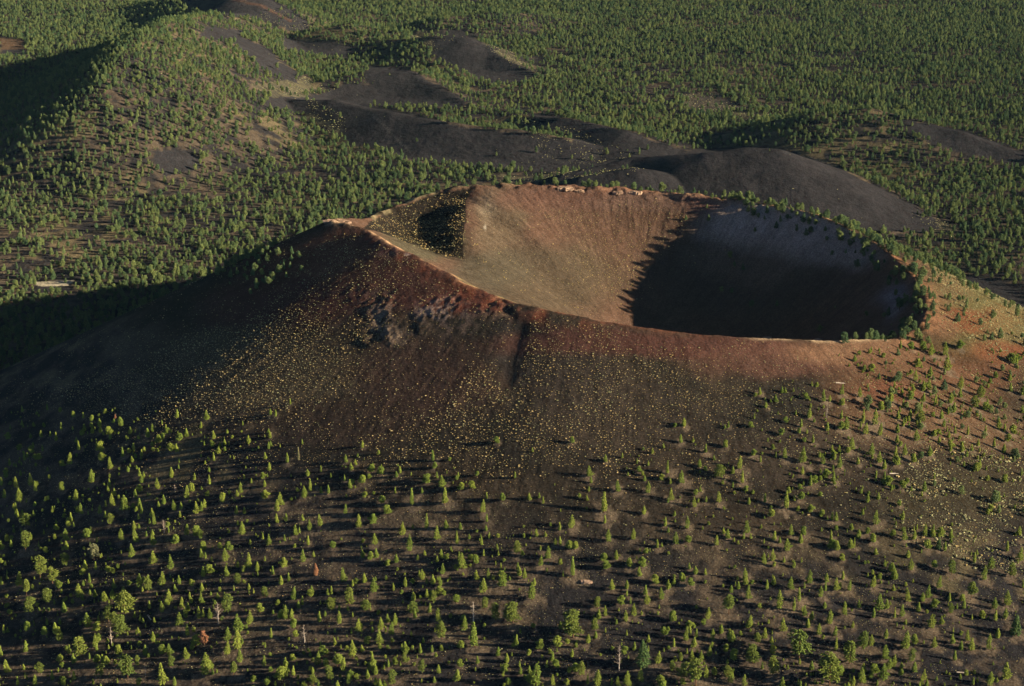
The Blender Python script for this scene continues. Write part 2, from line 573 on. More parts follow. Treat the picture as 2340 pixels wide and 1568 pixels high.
def nd(nt, typ, ins=None, **props):
    n = nt.nodes.new(typ)
    for k, v in props.items(): setattr(n, k, v)
    for k, v in (ins or {}).items():
        if isinstance(v, bpy.types.NodeSocket): nt.links.new(v, n.inputs[k])
        else: n.inputs[k].default_value = v
    return n


def ground_material():
    m, nt, out = new_mat('cinder_ground')
    at = nd(nt, 'ShaderNodeAttribute', attribute_name='soil')
    geo = nd(nt, 'ShaderNodeNewGeometry')
    n1 = nd(nt, 'ShaderNodeTexNoise', {'Vector': geo.outputs['Position'], 'Scale': .55, 'Detail': 5.0, 'Roughness': .7})
    n2 = nd(nt, 'ShaderNodeTexNoise', {'Vector': geo.outputs['Position'], 'Scale': .09, 'Detail': 4.0, 'Roughness': .6})
    vo = nd(nt, 'ShaderNodeTexVoronoi', {'Vector': geo.outputs['Position'], 'Scale': .42, 'Randomness': 1.0})
    mr1 = nd(nt, 'ShaderNodeMapRange', {'Value': n1.outputs['Fac'], 'From Min': .3, 'From Max': .7, 'To Min': .45, 'To Max': 1.62})
    mr2 = nd(nt, 'ShaderNodeMapRange', {'Value': n2.outputs['Fac'], 'From Min': .3, 'From Max': .7, 'To Min': .82, 'To Max': 1.18})
    mr3 = nd(nt, 'ShaderNodeMapRange', {'Value': vo.outputs['Distance'], 'From Min': .05, 'From Max': .35, 'To Min': 1.22, 'To Max': .95})
    a = nd(nt, 'ShaderNodeMath', {0: mr1.outputs[0], 1: mr2.outputs[0]}, operation='MULTIPLY')
    b = nd(nt, 'ShaderNodeMath', {0: a.outputs[0], 1: mr3.outputs[0]}, operation='MULTIPLY')
    mul = nd(nt, 'ShaderNodeVectorMath', {0: at.outputs['Color'], 1: b.outputs[0]}, operation='MULTIPLY')
    n3 = nd(nt, 'ShaderNodeTexNoise', {'Vector': geo.outputs['Position'], 'Scale': .28, 'Detail': 6.0, 'Roughness': .72})
    bp = nd(nt, 'ShaderNodeBump', {'Height': n3.outputs['Fac'], 'Strength': .55, 'Distance': 1.6})
    n4 = nd(nt, 'ShaderNodeTexNoise', {'Vector': geo.outputs['Position'], 'Scale': .06, 'Detail': 3.0, 'Roughness': .6})
    bp2 = nd(nt, 'ShaderNodeBump', {'Height': n4.outputs['Fac'], 'Strength': .8, 'Distance': 4.0, 'Normal': bp.outputs[0]})
    df = nd(nt, 'ShaderNodeBsdfDiffuse', {'Color': mul.outputs[0], 'Roughness': .6, 'Normal': bp2.outputs[0]})
    nt.links.new(df.outputs[0], out.inputs['Surface'])
    return m


def leaf_material(name, c0, c1, transl=.07, inst=True):
    m, nt, out = new_mat(name)
    oi = nd(nt, 'ShaderNodeObjectInfo')
    geo = nd(nt, 'ShaderNodeNewGeometry')
    nz = nd(nt, 'ShaderNodeTexNoise', {'Vector': geo.outputs['Position'], 'Scale': .5, 'Detail': 2.0})
    mix = nd(nt, 'ShaderNodeMix', {'Factor': oi.outputs['Random']}, data_type='RGBA')
    mix.inputs[6].default_value = (*c0, 1); mix.inputs[7].default_value = (*c1, 1)
    mr = nd(nt, 'ShaderNodeMapRange', {'Value': nz.outputs['Fac'], 'From Min': .3, 'From Max': .7, 'To Min': .7, 'To Max': 1.3})
    mul = nd(nt, 'ShaderNodeVectorMath', {0: mix.outputs[2], 1: mr.outputs[0]}, operation='MULTIPLY')
    df = nd(nt, 'ShaderNodeBsdfDiffuse', {'Color': mul.outputs[0]})
    if transl:
        tr = nd(nt, 'ShaderNodeBsdfTranslucent', {'Color': mul.outputs[0]})
        mx = nd(nt, 'ShaderNodeMixShader', {0: transl, 1: df.outputs[0], 2: tr.outputs[0]})
        nt.links.new(mx.outputs[0], out.inputs['Surface'])
    else:
        nt.links.new(df.outputs[0], out.inputs['Surface'])
    return m


M_GROUND = ground_material()
M_NEEDLE = leaf_material('pine_needles', (.125, .18, .038), (.20, .245, .048))
M_NEEDLE_DARK = leaf_material('old_pine_needles', (.07, .12, .045), (.09, .14, .05))
M_FOREST = leaf_material('forest_needles', (.055, .100, .050), (.150, .192, .070))
M_DYING = leaf_material('dying_needles', (.13, .14, .075), (.17, .17, .09))
M_OLD = leaf_material('mature_pine_needles', (.095, .135, .034), (.15, .185, .042))
M_GREY = leaf_material('bare_grey_twigs', (.22, .18, .15), (.30, .25, .20), 0)
M_RUST = leaf_material('dead_rusty_needles', (.25, .12, .07), (.29, .15, .085), .1)
M_BARK = leaf_material('pine_bark', (.10, .06, .038), (.16, .095, .055), 0)
M_DEADWOOD = leaf_material('weathered_wood', (.34, .30, .26), (.42, .38, .33), 0)
M_SHRUB = leaf_material('dry_shrub', (.35, .27, .115), (.50, .40, .20), .1)
M_PALE = leaf_material('pale_shrub', (.27, .28, .14), (.38, .37, .21), .1)
M_ROCK = leaf_material('pale_lava_rock', (.25, .17, .12), (.32, .23, .17), 0)


# ------------------------------------------------------------------ plants
OCT_F = np.array([(0, 2, 4), (2, 1, 4), (1, 3, 4), (3, 0, 4), (2, 0, 5), (1, 2, 5), (3, 1, 5), (0, 3, 5)])
OCT_V = np.array([(1, 0, 0), (-1, 0, 0), (0, 1, 0), (0, -1, 0), (0, 0, 1), (0, 0, -1)], float)


def clumps(P, R, r, flat=.75):
    """a foliage tuft (an irregular little solid) at each point"""
    n = len(P)
    ang = r.random((n, 3))*6.283
    V = np.repeat(OCT_V[None], n, 0)*(.65 + .7*r.random((n, 6, 1)))
    V = V*np.array((1, 1, flat))
    c, s = np.cos(ang[:, 0]), np.sin(ang[:, 0])
    x = V[..., 0]*c[:, None] - V[..., 1]*s[:, None]; y = V[..., 0]*s[:, None] + V[..., 1]*c[:, None]
    t = (r.random(n) - .5)*1.1
    c, s = np.cos(t), np.sin(t)
    z = V[..., 2]*c[:, None] + x*s[:, None]; x = x*c[:, None] - V[..., 2]*s[:, None]
    V = np.stack([x, y, z], -1)*R[:, None, None] + P[:, None, :]
    F = (OCT_F[None] + 6*np.arange(n)[:, None, None]).reshape(-1, 3)
    return V.reshape(-1, 3), F


def tube(path, rad, seg=6):
    """a tapered limb along a path of points"""
    path = np.asarray(path, float); V = []; F = []
    n = len(path)
    for i in range(n):
        t = path[min(i+1, n-1)] - path[max(i-1, 0)]; t /= np.linalg.norm(t)
        a = np.cross(t, (0, 0, 1.0) if abs(t[2]) < .9 else (1.0, 0, 0)); a /= np.linalg.norm(a); b = np.cross(t, a)
        for k in range(seg):
            w = 2*math.pi*k/seg
            V.append(path[i] + rad[i]*(math.cos(w)*a + math.sin(w)*b))
    for i in range(n - 1):
        for k in range(seg):
            p, q = i*seg + k, i*seg + (k+1) % seg
            F += [(p, q, q + seg), (p, q + seg, p + seg)]
    return np.array(V), np.array(F)


def join(parts):
    V = []; F = []; o = 0
    for v, f in parts:
        V.append(v); F.append(f + o); o += len(v)
    return np.vstack(V), np.vstack(F)


def pine_parts(kind, seed, dense=1.0):
    """crown and trunk of a pine of height 1 (kinds: p young cone, c broad dense cone, s slim, r rounded, o open and irregular, t tall bare trunk)"""
    r = np.random.default_rng(seed)
    base, wid, top, tiers, irr = {'p': (.10, .27, .55, 11, .34), 'c': (.06, .27, .6, 15, .12), 's': (.10, .155, .6, 15, .25),
                                  'r': (.15, .28, .36, 11, .42), 'o': (.22, .26, .42, 12, .50), 't': (.34, .235, .42, 11, .30)}[kind]
    wid *= .80 + .42*r.random(); irr *= .7 + .8*r.random()
    lean = (r.random(2) - .5)*.08
    P = []; R = []; limbs = []
    wob = r.random(6)*6.28
    for i in range(tiers):
        f = (i + .4*r.random())/(tiers - .4)
        h = base + (1 - base)*f**.92
        if kind in 'pcs':
            w = wid*min(1, .62 + 2.2*f)*(1 - f)**.78
        else:
            w = wid*math.sqrt(max(0, 1 - ((f - .36)/.66)**2))*(1 if kind != 't' else .95)
        w = max(w, .025)
        nb = max(3, int((4 + 26*w)*(.9 + .3*r.random())))
        off = r.random()*6.28
        for b in range(nb):
            a = off + 6.283*b/nb + (r.random() - .5)*.6
            k = 1 + irr*(.55*math.sin(a + wob[0] + 3*f) + .45*math.sin(2*a + wob[1] + 7*f)) + irr*.7*(r.random() - .5)
            if kind == 'o' and r.random() < .22: continue
            L = w*max(k, .25)
            rise = (.10 if kind in 'pcs' else .22)*L
            m = max(2, int((2 + L*22)*dense))
            for q in range(m):
                s = (.30 + .70*((q + r.random())/m)**.7)
                P.append((math.cos(a + .25*math.sin(5*s + b))*L*s + lean[0]*h + (r.random()-.5)*.03, math.sin(a)*L*s + lean[1]*h + (r.random()-.5)*.03, h + rise*s - .14*L*s*s + (r.random() - .5)*.026))
                R.append((.034 if dense >= .9 else .052)*(.75 + .55*r.random())*(1.1 - .25*s))
            if r.random() < .35 and kind in 'ort':
                limbs.append(((lean[0]*h, lean[1]*h, h - .02), (math.cos(a)*L*.75, math.sin(a)*L*.75, h + rise*.6)))
    P = np.array(P); R = np.array(R)
    crown = clumps(P, R, r)
    tk = [tube([(0, 0, -.03), (lean[0]*.3, lean[1]*.3, .3), (lean[0]*.7, lean[1]*.7, .7), (lean[0], lean[1], .97)], [.021, .016, .010, .002])]
    for a, b in limbs[:12]:
        tk.append(tube([a, b], [.008, .003], 4))
    return crown, join(tk)


def snag_parts(seed, tuft=False):
    """a dead pine: bare trunk and crooked bare branches with broken twigs"""
    r = np.random.default_rng(seed)
    pts = [np.array((0, 0, -.03))]
    for i in range(1, 7):
        pts.append(np.array(((r.random()-.5)*.04, (r.random()-.5)*.04, i/6)))
    trunk = tube(pts, [.030, .026, .022, .017, .012, .008, .003], 7)
    br = []
    for i in range(34):
        h = .22 + .76*r.random()
        a = r.random()*6.283; L = (.26*(1 - h) + .07)*(.6 + .7*r.random())
        p0 = np.array((0, 0, h)); d0 = np.array((math.cos(a), math.sin(a), .1 + .5*r.random()))
        p1 = p0 + d0*L*.5; p2 = p1 + (d0 + (r.random(3) - .5)*.8)*L*.5
        br.append(tube([p0, p1, p2], [.010, .007, .0025], 4))
        for _ in range(3):
            s = p0 + (p2 - p0)*(.35 + .6*r.random())
            br.append(tube([s, s + (r.random(3) - .4)*L*.45], [.005, .0015], 3))
    return trunk, join(br)


def shrub_parts(seed, n=9):
    """a low domed shrub, one unit wide"""
    r = np.random.default_rng(seed)
    P = [(0, 0, .18)]; R = [.34]
    for i in range(n):
        a = r.random()*6.283; q = .28*math.sqrt(r.random()) + .06
        P.append((math.cos(a)*q, math.sin(a)*q, .12 + .20*r.random())); R.append(.16 + .13*r.random())
    return clumps(np.array(P), np.array(R), r, .85)

# pines surveyed in the photograph: foot of the tree on the 2340 x 1568 grid, height in grid units, kind
SURVEY = """
1895,1568,68o 1826,1508,62o 1310,1458,60r 1469,1526,60c 1590,1568,58o 1085,1480,54s 285,1404,49r 471,1544,49 92,1322,48o 372,1568,48 292,1551,48o
1225,1568,48 1941,1518,48r 1380,1172,45s 59,1262,45o 181,1504,45r 1172,1424,45r 2320,1454,45c 1309,1318,44s 1781,1394,44 520,1404,42r 545,1448,42
278,1451,42r 1665,1405,42t 1720,1518,42r 1765,1544,42r 545,1484,41 1796,1164,40s 2069,1486,40 942,1156,39s 338,1361,39t 68,1406,39o 937,1262,39
1165,1421,39r 806,1505,39 1216,1372,39 1015,1154,38s 2164,850,38 61,1366,38t 799,1384,38r 1010,1461,38r 1132,1418,38r 1562,1554,38o 2219,1371,38t
2008,1398,38 1972,1484,38r 2018,1558,38 2299,1554,38 283,1169,36 1998,973,36 120,1334,36o 108,1384,36o 1148,1341,36 1835,1059,35 351,1248,35
248,1421,35o 974,1211,35s 1056,1301,35 868,1474,35 896,1568,35r 1360,1450,35t 2260,1486,35 390,1304,34 569,1300,34 855,1355,34 1366,1568,34
1934,984,32 1972,970,32s 371,1340,32 45,1340,32 520,1498,32 549,1516,32 200,1434,32 534,1548,32t 229,1551,32o 821,1208,32 785,1331,32 1104,1356,32
1061,1442,32 752,1556,32r 1710,1371,32 1568,1466,32 1330,1546,32r 1435,1568,32 2001,1200,32 2174,1314,32r 2250,1327,32 2310,1320,32r 1826,1377,32s
1930,1408,32 1895,1428,32 2021,1508,32 1970,1561,32 45,1149,31 1691,1074,31 301,1276,31 553,1224,31 571,1428,31 999,1235,31 1044,1246,31s 652,1416,31
965,1541,31o 1180,1268,31r 1849,1335,31 2301,1384,31 209,1105,30 428,1140,30 642,1156,30 1104,1173,30 1525,1084,30s 1646,1094,30r 2158,814,30
2011,998,30 309,1241,30 349,1291,30 515,1284,30 319,1344,30 182,1367,30 409,1431,30 262,1431,30o 218,1481,30 1000,1422,30 672,1372,30 776,1427,30
785,1534,30 1306,1208,30 1448,1410,30 2066,1237,30 2330,1284,30 1814,1398,30s 1790,1444,30 2128,1436,30 2262,1568,30 251,1075,29 1010,1116,29
1697,1106,29s 1534,1145,29 2102,969,29r 1945,1030,29 151,1295,29r 136,1465,29 731,1205,29 921,1224,29 693,1286,29 942,1406,29r 754,1397,29r
821,1446,29 1252,1278,29 1702,1328,29 2121,1368,29 2084,1514,29r 1910,1488,29s 161,1063,28 256,1158,28 449,1176,28 71,1112,28 710,1124,28s 696,1140,28
634,1170,28 1558,1105,28 2194,889,28 2228,934,28r 2241,912,28r 2122,894,28 1882,920,28s 1991,1042,28 2066,1044,28 1918,1072,28 2128,814,28 61,1204,28r
352,1201,28 388,1376,28 454,1416,28 522,1464,28 16,1538,28 990,1381,28o 871,1441,28 902,1431,28 895,1452,28 728,1520,28 1389,1240,28 1571,1210,28
1706,1220,28 1511,1372,28 1730,1476,28t 1504,1518,28 1580,1514,28 1465,1558,28 1612,1551,28 1660,1551,28r 1798,1260,28 2114,1227,28 1765,1284,28
2264,1302,28 1808,1348,28 1911,1351,28 1995,1344,28 2146,1346,28 2060,1412,28 1765,1496,28 2220,1488,28 2042,1526,28 174,1146,26 1411,1125,26
1482,1128,26 1641,1150,26 2091,872,26 2094,1009,26 152,1236,26 251,1201,26r 428,1224,26 542,1338,26r 370,1401,26 424,1414,26 428,1454,26 426,1508,26
707,1214,26 856,1246,26 614,1248,26 1108,1392,26r 1448,1235,26 1544,1244,26 1429,1422,26 1618,1416,26 1806,1226,26 2272,1394,26 360,1119,25
551,1128,25 398,1169,25 82,1125,25 186,1176,25 1346,1090,25 2171,924,25 1978,994,25 2009,1059,25 2045,1046,25s 1792,1049,25 278,1235,25 416,1391,25
479,1416,25 388,1498,25 391,1526,25r 90,1541,25r 1006,1342,25 605,1367,25r 834,1398,25r 604,1524,25 716,1568,25o 1199,1324,25 1746,1290,25
1398,1350,25 1478,1382,25 1365,1391,25r 1629,1464,25 1748,1461,25 1555,1518,25t 1601,1514,25 1262,1568,25 1535,1536,25r 1701,1568,25 1669,1561,25
2145,1256,25c 2081,1304,25 1838,1410,25 2074,1376,25 2044,1415,25s 1870,1452,25 1991,1478,25 2134,1482,25 2105,1568,25 2112,1556,25 2031,1531,25
472,962,24 37,1116,24 989,1055,24 790,1176,24 1586,1160,24 1964,909,24 1924,904,24 1880,1062,24 1852,1112,24 2111,1125,24 2282,982,24 198,1234,24
400,1248,24 449,1227,24 464,1320,24 518,1318,24 59,1491,24t 81,1568,24 314,1524,24r 675,1225,24 1050,1286,24 1012,1314,24 965,1326,24 1115,1325,24
620,1461,24s 925,1517,24r 796,1566,24 1638,1248,24 1236,1294,24 1382,1410,24 1715,1431,24 1622,1501,24 1342,1566,24s 1952,1254,24s 1941,1351,24
1876,1366,24 2172,1404,24r 2210,1466,24 281,1045,22 391,1036,22 392,1092,22 479,1109,22 509,1150,22 319,1162,22 657,1059,22 800,1118,22 827,1109,22
2194,910,22 2179,944,22 2255,936,22r 2109,894,22 2125,862,22 2124,1044,22 2028,1112,22 2315,996,22 2338,904,22 2314,832,22 2108,803,22 162,1196,22
306,1214,22 464,1260,22 460,1277,22 524,1262,22 195,1304,22 240,1377,22 272,1498,22r 121,1556,22 332,1498,22 351,1468,22 2,1261,22 860,1276,22
671,1438,22 961,1495,22r 652,1526,22 858,1542,22 642,1546,22 1461,1318,22 1526,1348,22 1475,1361,22 1420,1386,22 1586,1480,22 1511,1568,22
1769,1237,22 1912,1260,22s 2088,1235,22 2120,1258,22 2301,1262,22 2226,1288,22s 1996,1414,22 2296,1414,22t 2090,1474,22 2176,1472,22 1996,1541,22
2182,1511,22 180,1030,21 230,1032,21 438,1126,21 324,1176,21 869,1088,21 976,1106,21 884,1176,21 1748,1150,21 2151,959,21r 2014,940,21r 1849,956,21
1904,1102,21 2271,1024,21 205,1334,21 62,1444,21r 370,1496,21 633,1196,21 854,1198,21 704,1247,21 832,1332,21 927,1342,21 1088,1326,21 1042,1381,21
595,1402,21 666,1414,21 1520,1204,21 1300,1258,21 1409,1280,21 1469,1296,21 1559,1332,21 1368,1415,21 1262,1512,21 1836,1226,21 1900,1256,21s
1962,1232,21 1994,1242,21 1886,1352,21 1908,1454,21 128,1010,20 232,1056,20 410,1012,20 338,1000,20 488,1005,20 489,1055,20 374,1153,20 14,1092,20
10,1140,20 142,1123,20 229,1176,20 848,1083,20 1053,1124,20 751,1130,20 605,1142,20 872,1154,20 1563,976,20s 1612,1036,20 2035,920,20 1921,985,20
2050,990,20 2020,1073,20 2050,1064,20 2088,1059,20 2062,1119,20 1830,1146,20 2192,799,20 2281,1146,20 101,1454,20 226,1466,20 461,1354,20 170,1556,20s
1019,1210,20 846,1282,20 650,1297,20 624,1315,20 642,1337,20r 659,1331,20 945,1374,20 982,1401,20 691,1384,20 886,1424,20 851,1511,20 745,1526,20
1138,1500,20 1662,1231,20 1280,1248,20 1379,1286,20 1384,1302,20 1439,1297,20 1498,1335,20 1540,1480,20 1591,1458,20 1648,1448,20 1236,1484,20
1411,1568,20 1911,1192,20 1830,1242,20 1899,1235,20s 1944,1256,20 2108,1376,20 2098,1398,20 2025,1460,20 1950,1568,20 248,995,19 426,999,19
318,1090,19 324,1105,19 250,1115,19 4,1112,19 56,1054,19 311,1139,19 1556,1013,19 1471,1176,19 2079,956,19r 2110,919,19 2081,915,19 2064,976,19
2052,959,19 1831,978,19 2049,1014,19 1858,1014,19 2198,1034,19 2302,1013,19 2295,989,19 2211,996,19 2309,896,19 2082,802,19 410,1336,19 135,1347,19
219,1304,19 40,1568,19 222,1518,19 400,1568,19r 840,1551,19 1154,1538,19 1279,1214,19 1382,1198,19 1572,1244,19 1502,1254,19 1314,1257,19 1589,1314,19
1579,1342,19 1888,1331,19 1926,1326,19 1962,1391,19r 1855,1418,19 1846,1435,19 2196,1486,19 228,976,18 141,985,18 541,1176,18 791,1058,18 802,1076,18
1149,1146,18 1658,1025,18 1598,1069,18 1736,904,18s 2064,932,18 1834,1085,18 1851,1173,18 2172,1025,18 458,1231,18 4,1338,18 829,1276,18r 760,1256,18
1002,1360,18 888,1526,18 859,1568,18 1052,1527,18 1091,1518,18 1162,1568,18 904,1521,18 1112,1194,18 1226,1227,18 1184,1305,18 1432,1346,18
1659,1492,18 1902,1190,18 2135,1301,18s 2151,1428,18r 324,1044,16 22,1066,16 630,954,16 828,1024,16 993,1073,16 734,1129,16 1112,1142,16 1383,1056,16
1209,1144,16 1241,1152,16 1936,1039,16 1960,1062,16 2220,1032,16 2182,992,16 1925,928,16 318,1568,16r 438,1341,16 1052,1211,16 682,1391,16 676,1458,16
988,1492,16 1269,1247,16 1398,1568,16 1190,1542,16 51,943,15 108,939,15 210,965,15 230,990,15 20,1005,15 94,1000,15 372,1006,15 542,1136,15 45,1032,15
98,1033,15 414,1164,15 445,1098,15 617,1002,15 914,1082,15 734,1080,15 999,1094,15 605,1113,15 600,1096,15 834,1140,15 903,1129,15 1136,1014,15
1308,1014,15 1351,1105,15 1664,979,15 1461,1082,15 1721,1043,15 1738,1058,15 1750,934,15 1895,919,15 2071,1109,15 2146,1013,15 2135,999,15 2251,989,15
2235,1020,15 579,1561,15 692,1191,15 651,1238,15 668,1511,15 1105,1272,15 1575,1302,15 1612,1315,15 1432,1364,15 1440,1381,15 1982,1222,15
1925,1282,15 2010,1326,15 1948,1436,15 1942,1558,15 168,955,14 190,958,14 382,993,14 293,1080,14 302,1058,14 618,949,14 813,1064,14 906,1092,14
787,1100,14 964,1129,14 663,926,14 1473,1100,14 1511,1099,14 1613,1149,14 1590,1134,14 1600,1125,14 2135,1096,14 2055,1159,14 992,1561,14 1111,1214,14
1301,1540,14 138,944,12 70,1003,12 115,999,12 175,1012,12 408,1073,12 76,1024,12 349,1022,12 478,1080,12 843,1095,12 756,1094,12 1047,1092,12
1043,1100,12 1090,1090,12 1422,1048,12 1526,1150,12 1324,1140,12 1341,1145,12 1232,1139,12 1346,1124,12 1481,1066,12 1968,1130,12 2164,989,12
975,1334,12 101,978,11 113,1096,11 555,974,11 310,1049,11 680,1126,11 1217,1034,11 1542,979,11 1584,1012,11 109,1078,10
"""

HAZE = 3e-6


# ------------------------------------------------------------------ build the ground
ys, ks = grid_axes()
GY = np.repeat(ys[:, None], len(ks), 1); GX = GY*ks[None, :]
GZ, HS, MM, DD, PHH, BB = terrain(GX, GY, True)
N0, N1 = GX.shape
du = lambda A: np.gradient(A, axis=1); dv = lambda A: np.gradient(A, axis=0)
Tu = np.stack([du(GX), du(GY), du(GZ)], -1); Tv = np.stack([dv(GX), dv(GY), dv(GZ)], -1)
NRM = np.cross(Tu, Tv); NRM /= np.linalg.norm(NRM, axis=-1, keepdims=True)
COL, GU, GV, GBARE, GTHIN = colour_field(GX.ravel(), GY.ravel(), GZ.ravel(), HS, MM.ravel(), DD.ravel(), PHH.ravel(), BB.ravel())


def height_at(x, y):
    """height of the built ground sheet (bilinear in its own grid)"""
    i = np.clip(np.searchsorted(ys, y) - 1, 0, N0 - 2)
    k = x/y
    j = np.clip(np.searchsorted(ks, k) - 1, 0, N1 - 2)
    a = (y - ys[i])/(ys[i+1] - ys[i]); b = (k - ks[j])/(ks[j+1] - ks[j])
    return (GZ[i, j]*(1-b) + GZ[i, j+1]*b)*(1-a) + (GZ[i+1, j]*(1-b) + GZ[i+1, j+1]*b)*a


# ------------------------------------------------------------------ surveyed trees
items = []
for tok in SURVEY.split():
    k = tok[-1] if tok[-1].isalpha() else 'p'
    u, v, h = (float(q) for q in tok.rstrip('procst').split(','))
    items.append([u, v, h, k])
TU = np.array([i[0] for i in items]); TV = np.array([i[1] for i in items]); TH = np.array([i[2] for i in items])
TX, TY, TZ = cast(TU, TV - 1, height_at)
slant = np.hypot(np.hypot(TX, TY), HC - TZ)
TM = TH*slant/FPX/np.cos(np.arctan2(HC - TZ, np.hypot(TX, TY)))*1.02       # metres tall
TZ = height_at(TX, TY)

# needle litter under the larger trees: soil colour in a patch round each trunk
lit = np.array((.138, .108, .078))
flatcol = COL.reshape(N0, N1, 3)
for x, y, hm in zip(TX, TY, TM):
    if hm < 6: continue
    R = hm*.6
    i0, i1 = np.searchsorted(ys, [y - R, y + R]); j0, j1 = np.searchsorted(ks, [(x - R)/y, (x + R*1.3)/y])
    sx = GX[i0:i1, j0:j1] - x - R*.15; sy = GY[i0:i1, j0:j1] - y
    q = np.hypot(sx, sy)/R + .55*fbm(GX[i0:i1, j0:j1], GY[i0:i1, j0:j1], 5, 3, 61)
    w = sstep(1.15, .4, q)*.8
    flatcol[i0:i1, j0:j1] += (lit - flatcol[i0:i1, j0:j1])*w[..., None]
COL = flatcol.reshape(-1, 3)

I = np.arange(N0*N1).reshape(N0, N1)
F = np.stack([I[:-1, :-1], I[:-1, 1:], I[1:, 1:], I[1:, :-1]], -1).reshape(-1, 4)
V = np.stack([GX, GY, GZ], -1).reshape(-1, 3); NV = NRM.reshape(-1, 3)
lab = np.zeros((N0, N1), int)
names = list(HILLS)
bestz = np.full((N0, N1), 3.5)
for k, nme in enumerate(names):
    m_ = (HS[nme] > bestz) & (DD > 60)
    bestz = np.where(m_, HS[nme], bestz); lab[m_] = k + 1
lab[(DD < 0) | ((MM > BB + 4) & (DD < 420) & (MM > BB + bestz - 3.5))] = len(names) + 1
fl = lab[:-1, :-1].ravel()
NAMES = ['ground'] + names + ['crater_cone']
for k, nme in enumerate(NAMES):
    f = F[fl == k]
    if not len(f): continue
    used, inv = np.unique(f, return_inverse=True)
    me = np_mesh(nme, V[used], inv.reshape(-1, 4), [M_GROUND])
    ca = me.color_attributes.new('soil', 'FLOAT_COLOR', 'POINT')
    ca.data.foreach_set('color', np.c_[COL[used], np.ones(len(used))].astype(np.float32).ravel())
    me.normals_split_custom_set_from_vertices(NV[used].tolist())
    link(bpy.data.objects.new(nme, me), kind='structure')
print('ground', len(V))


# ------------------------------------------------------------------ single pines in front
def mk(name, vf, mat, smooth=False):
    return np_mesh(name, vf[0], vf[1], [mat], smooth)


PROTO = {}
for kd in 'pcsrot':
    nv = {'p': 8, 'r': 4, 'c': 1, 's': 3, 'o': 3, 't': 2}[kd]
    PROTO[kd] = []
    for i in range(nv):
        c, t = pine_parts(kd, 100 + 10*ord(kd) + i)
        PROTO[kd].append((mk('crown_' + kd, c, M_NEEDLE_DARK if kd == 'c' else M_OLD if kd in 'rot' else M_NEEDLE), mk('trunk_' + kd, t, M_BARK)))

LOOK = {'p': ['cone-shaped pine', 'bushy pointed pine', 'bright conical pine'], 'c': ['dark dense broad-based pine'], 's': ['slim narrow upright pine'],
        'r': ['broad round-crowned pine', 'full rounded dome-topped pine'], 'o': ['ragged pine with an open crown'], 't': ['pine with a long bare trunk']}


def where(u, v):
    """how far across and how far up the photograph a thing stands, in halves of a percent"""
    a = u/2340*100; b = (1568 - v)/1568*100
    fa = ('%.1f' % a).rstrip('0').rstrip('.'); fb = ('%.1f' % b).rstrip('0').rstrip('.')
    return '%s%% across and %s%% up' % (fa, fb)


taken = set()
order = np.argsort(-TH)
rest_t = []
count = 0
for idx in order:
    u, v, hpx, kd = items[idx]
    if u < 0 or u > 2340 or count >= 300:
        rest_t.append(idx); continue
    count += 1
    vs = PROTO[kd]
    cm, tm = vs[int(rng.integers(len(vs)))]
    hm = TM[idx]
    e = bpy.data.objects.new('pine_tree', None)
    e.empty_display_size = .5
    link(e)
    e.location = (TX[idx], TY[idx], TZ[idx] - .15)
    e.rotation_euler = (0, 0, rng.random()*6.283)
    wv = .78 + .34*rng.random()
    e.scale = (hm*wv, hm*wv, hm)
    size = 'very tall' if hpx > 48 else 'tall' if hpx > 34 else 'middle-sized' if hpx > 27 else 'small'
    surf = 'black cinder' if v > 1000 else 'the reddish slope' if (u > 1900 and v > 780) else 'the brown slope'
    lk = LOOK[kd][count % len(LOOK[kd])]
    e['label'] = '%s %s, %s' % (size, lk, where(u, v - hpx/2))
    e['category'] = 'pine tree'
    e['group'] = 'single pines scattered over the cinder in front of the crater'
    link(bpy.data.objects.new('crown', cm), e)
    link(bpy.data.objects.new('trunk', tm), e)

# ------------------------------------------------------------------ dead trees, logs, rocks
def snag(u, v, hpx, lab_, name='dead_pine', seed=1, leafy=None, wide=1.0):
    X, Y, Z = cast(u, v, height_at); s = math.hypot(Y[0], HC - Z[0])
    hm = hpx*s/FPX/.9
    e = link(bpy.data.objects.new(name, None)); e.location = (X[0], Y[0], float(height_at(X, Y)[0]) - .1); e.scale = (hm*wide, hm*wide, hm)
    e['label'] = lab_; e['category'] = 'dead tree'; e['group'] = 'dead pines among the living ones'
    tr, br = snag_parts(seed)
    link(bpy.data.objects.new('trunk', mk('trunk', tr, M_DEADWOOD if leafy is None else M_BARK)), e)
    if leafy:
        kd, mt = leafy
        c, t = pine_parts(kd, seed + 5, .8)
        link(bpy.data.objects.new('crown', mk('crown', c, mt)), e)
    link(bpy.data.objects.new('branches', mk('branches', br, M_GREY if leafy is None else M_BARK)), e)


snag(1415, 1532, 60, 'tall grey dead pine near the bottom edge, left of a dark broad-based pine', seed=3, wide=.6)
snag(1081, 1425, 50, 'grey bare dead pine with crooked twigs, 46% across and 10% up', seed=4, leafy=None)
snag(696, 1468, 40, 'pale grey skeleton of a pine among green pines, 29.7% across and 8% up', seed=5)
snag(499, 1424, 48, 'twiggy grey dead pine in the lower left among full green pines', seed=6)
snag(255, 1475, 42, 'thin grey dead pine standing beside a leaning ragged pine, lower left', seed=7, wide=.8)
snag(333, 1546, 30, 'bare branchless-looking dead trunk near the bottom edge, 14% across', seed=8, wide=.5)
snag(375, 1218, 30, 'small grey dead pine on pale litter, 16% across and 23% up', seed=9)
snag(400, 1126, 18, 'small pale silvery dead pine, 17% across and 29% up', seed=10)
snag(683, 1053, 30, 'white-topped dying pine on the bare slope above the other pines', seed=11, wide=.55, leafy=('s', M_DYING))
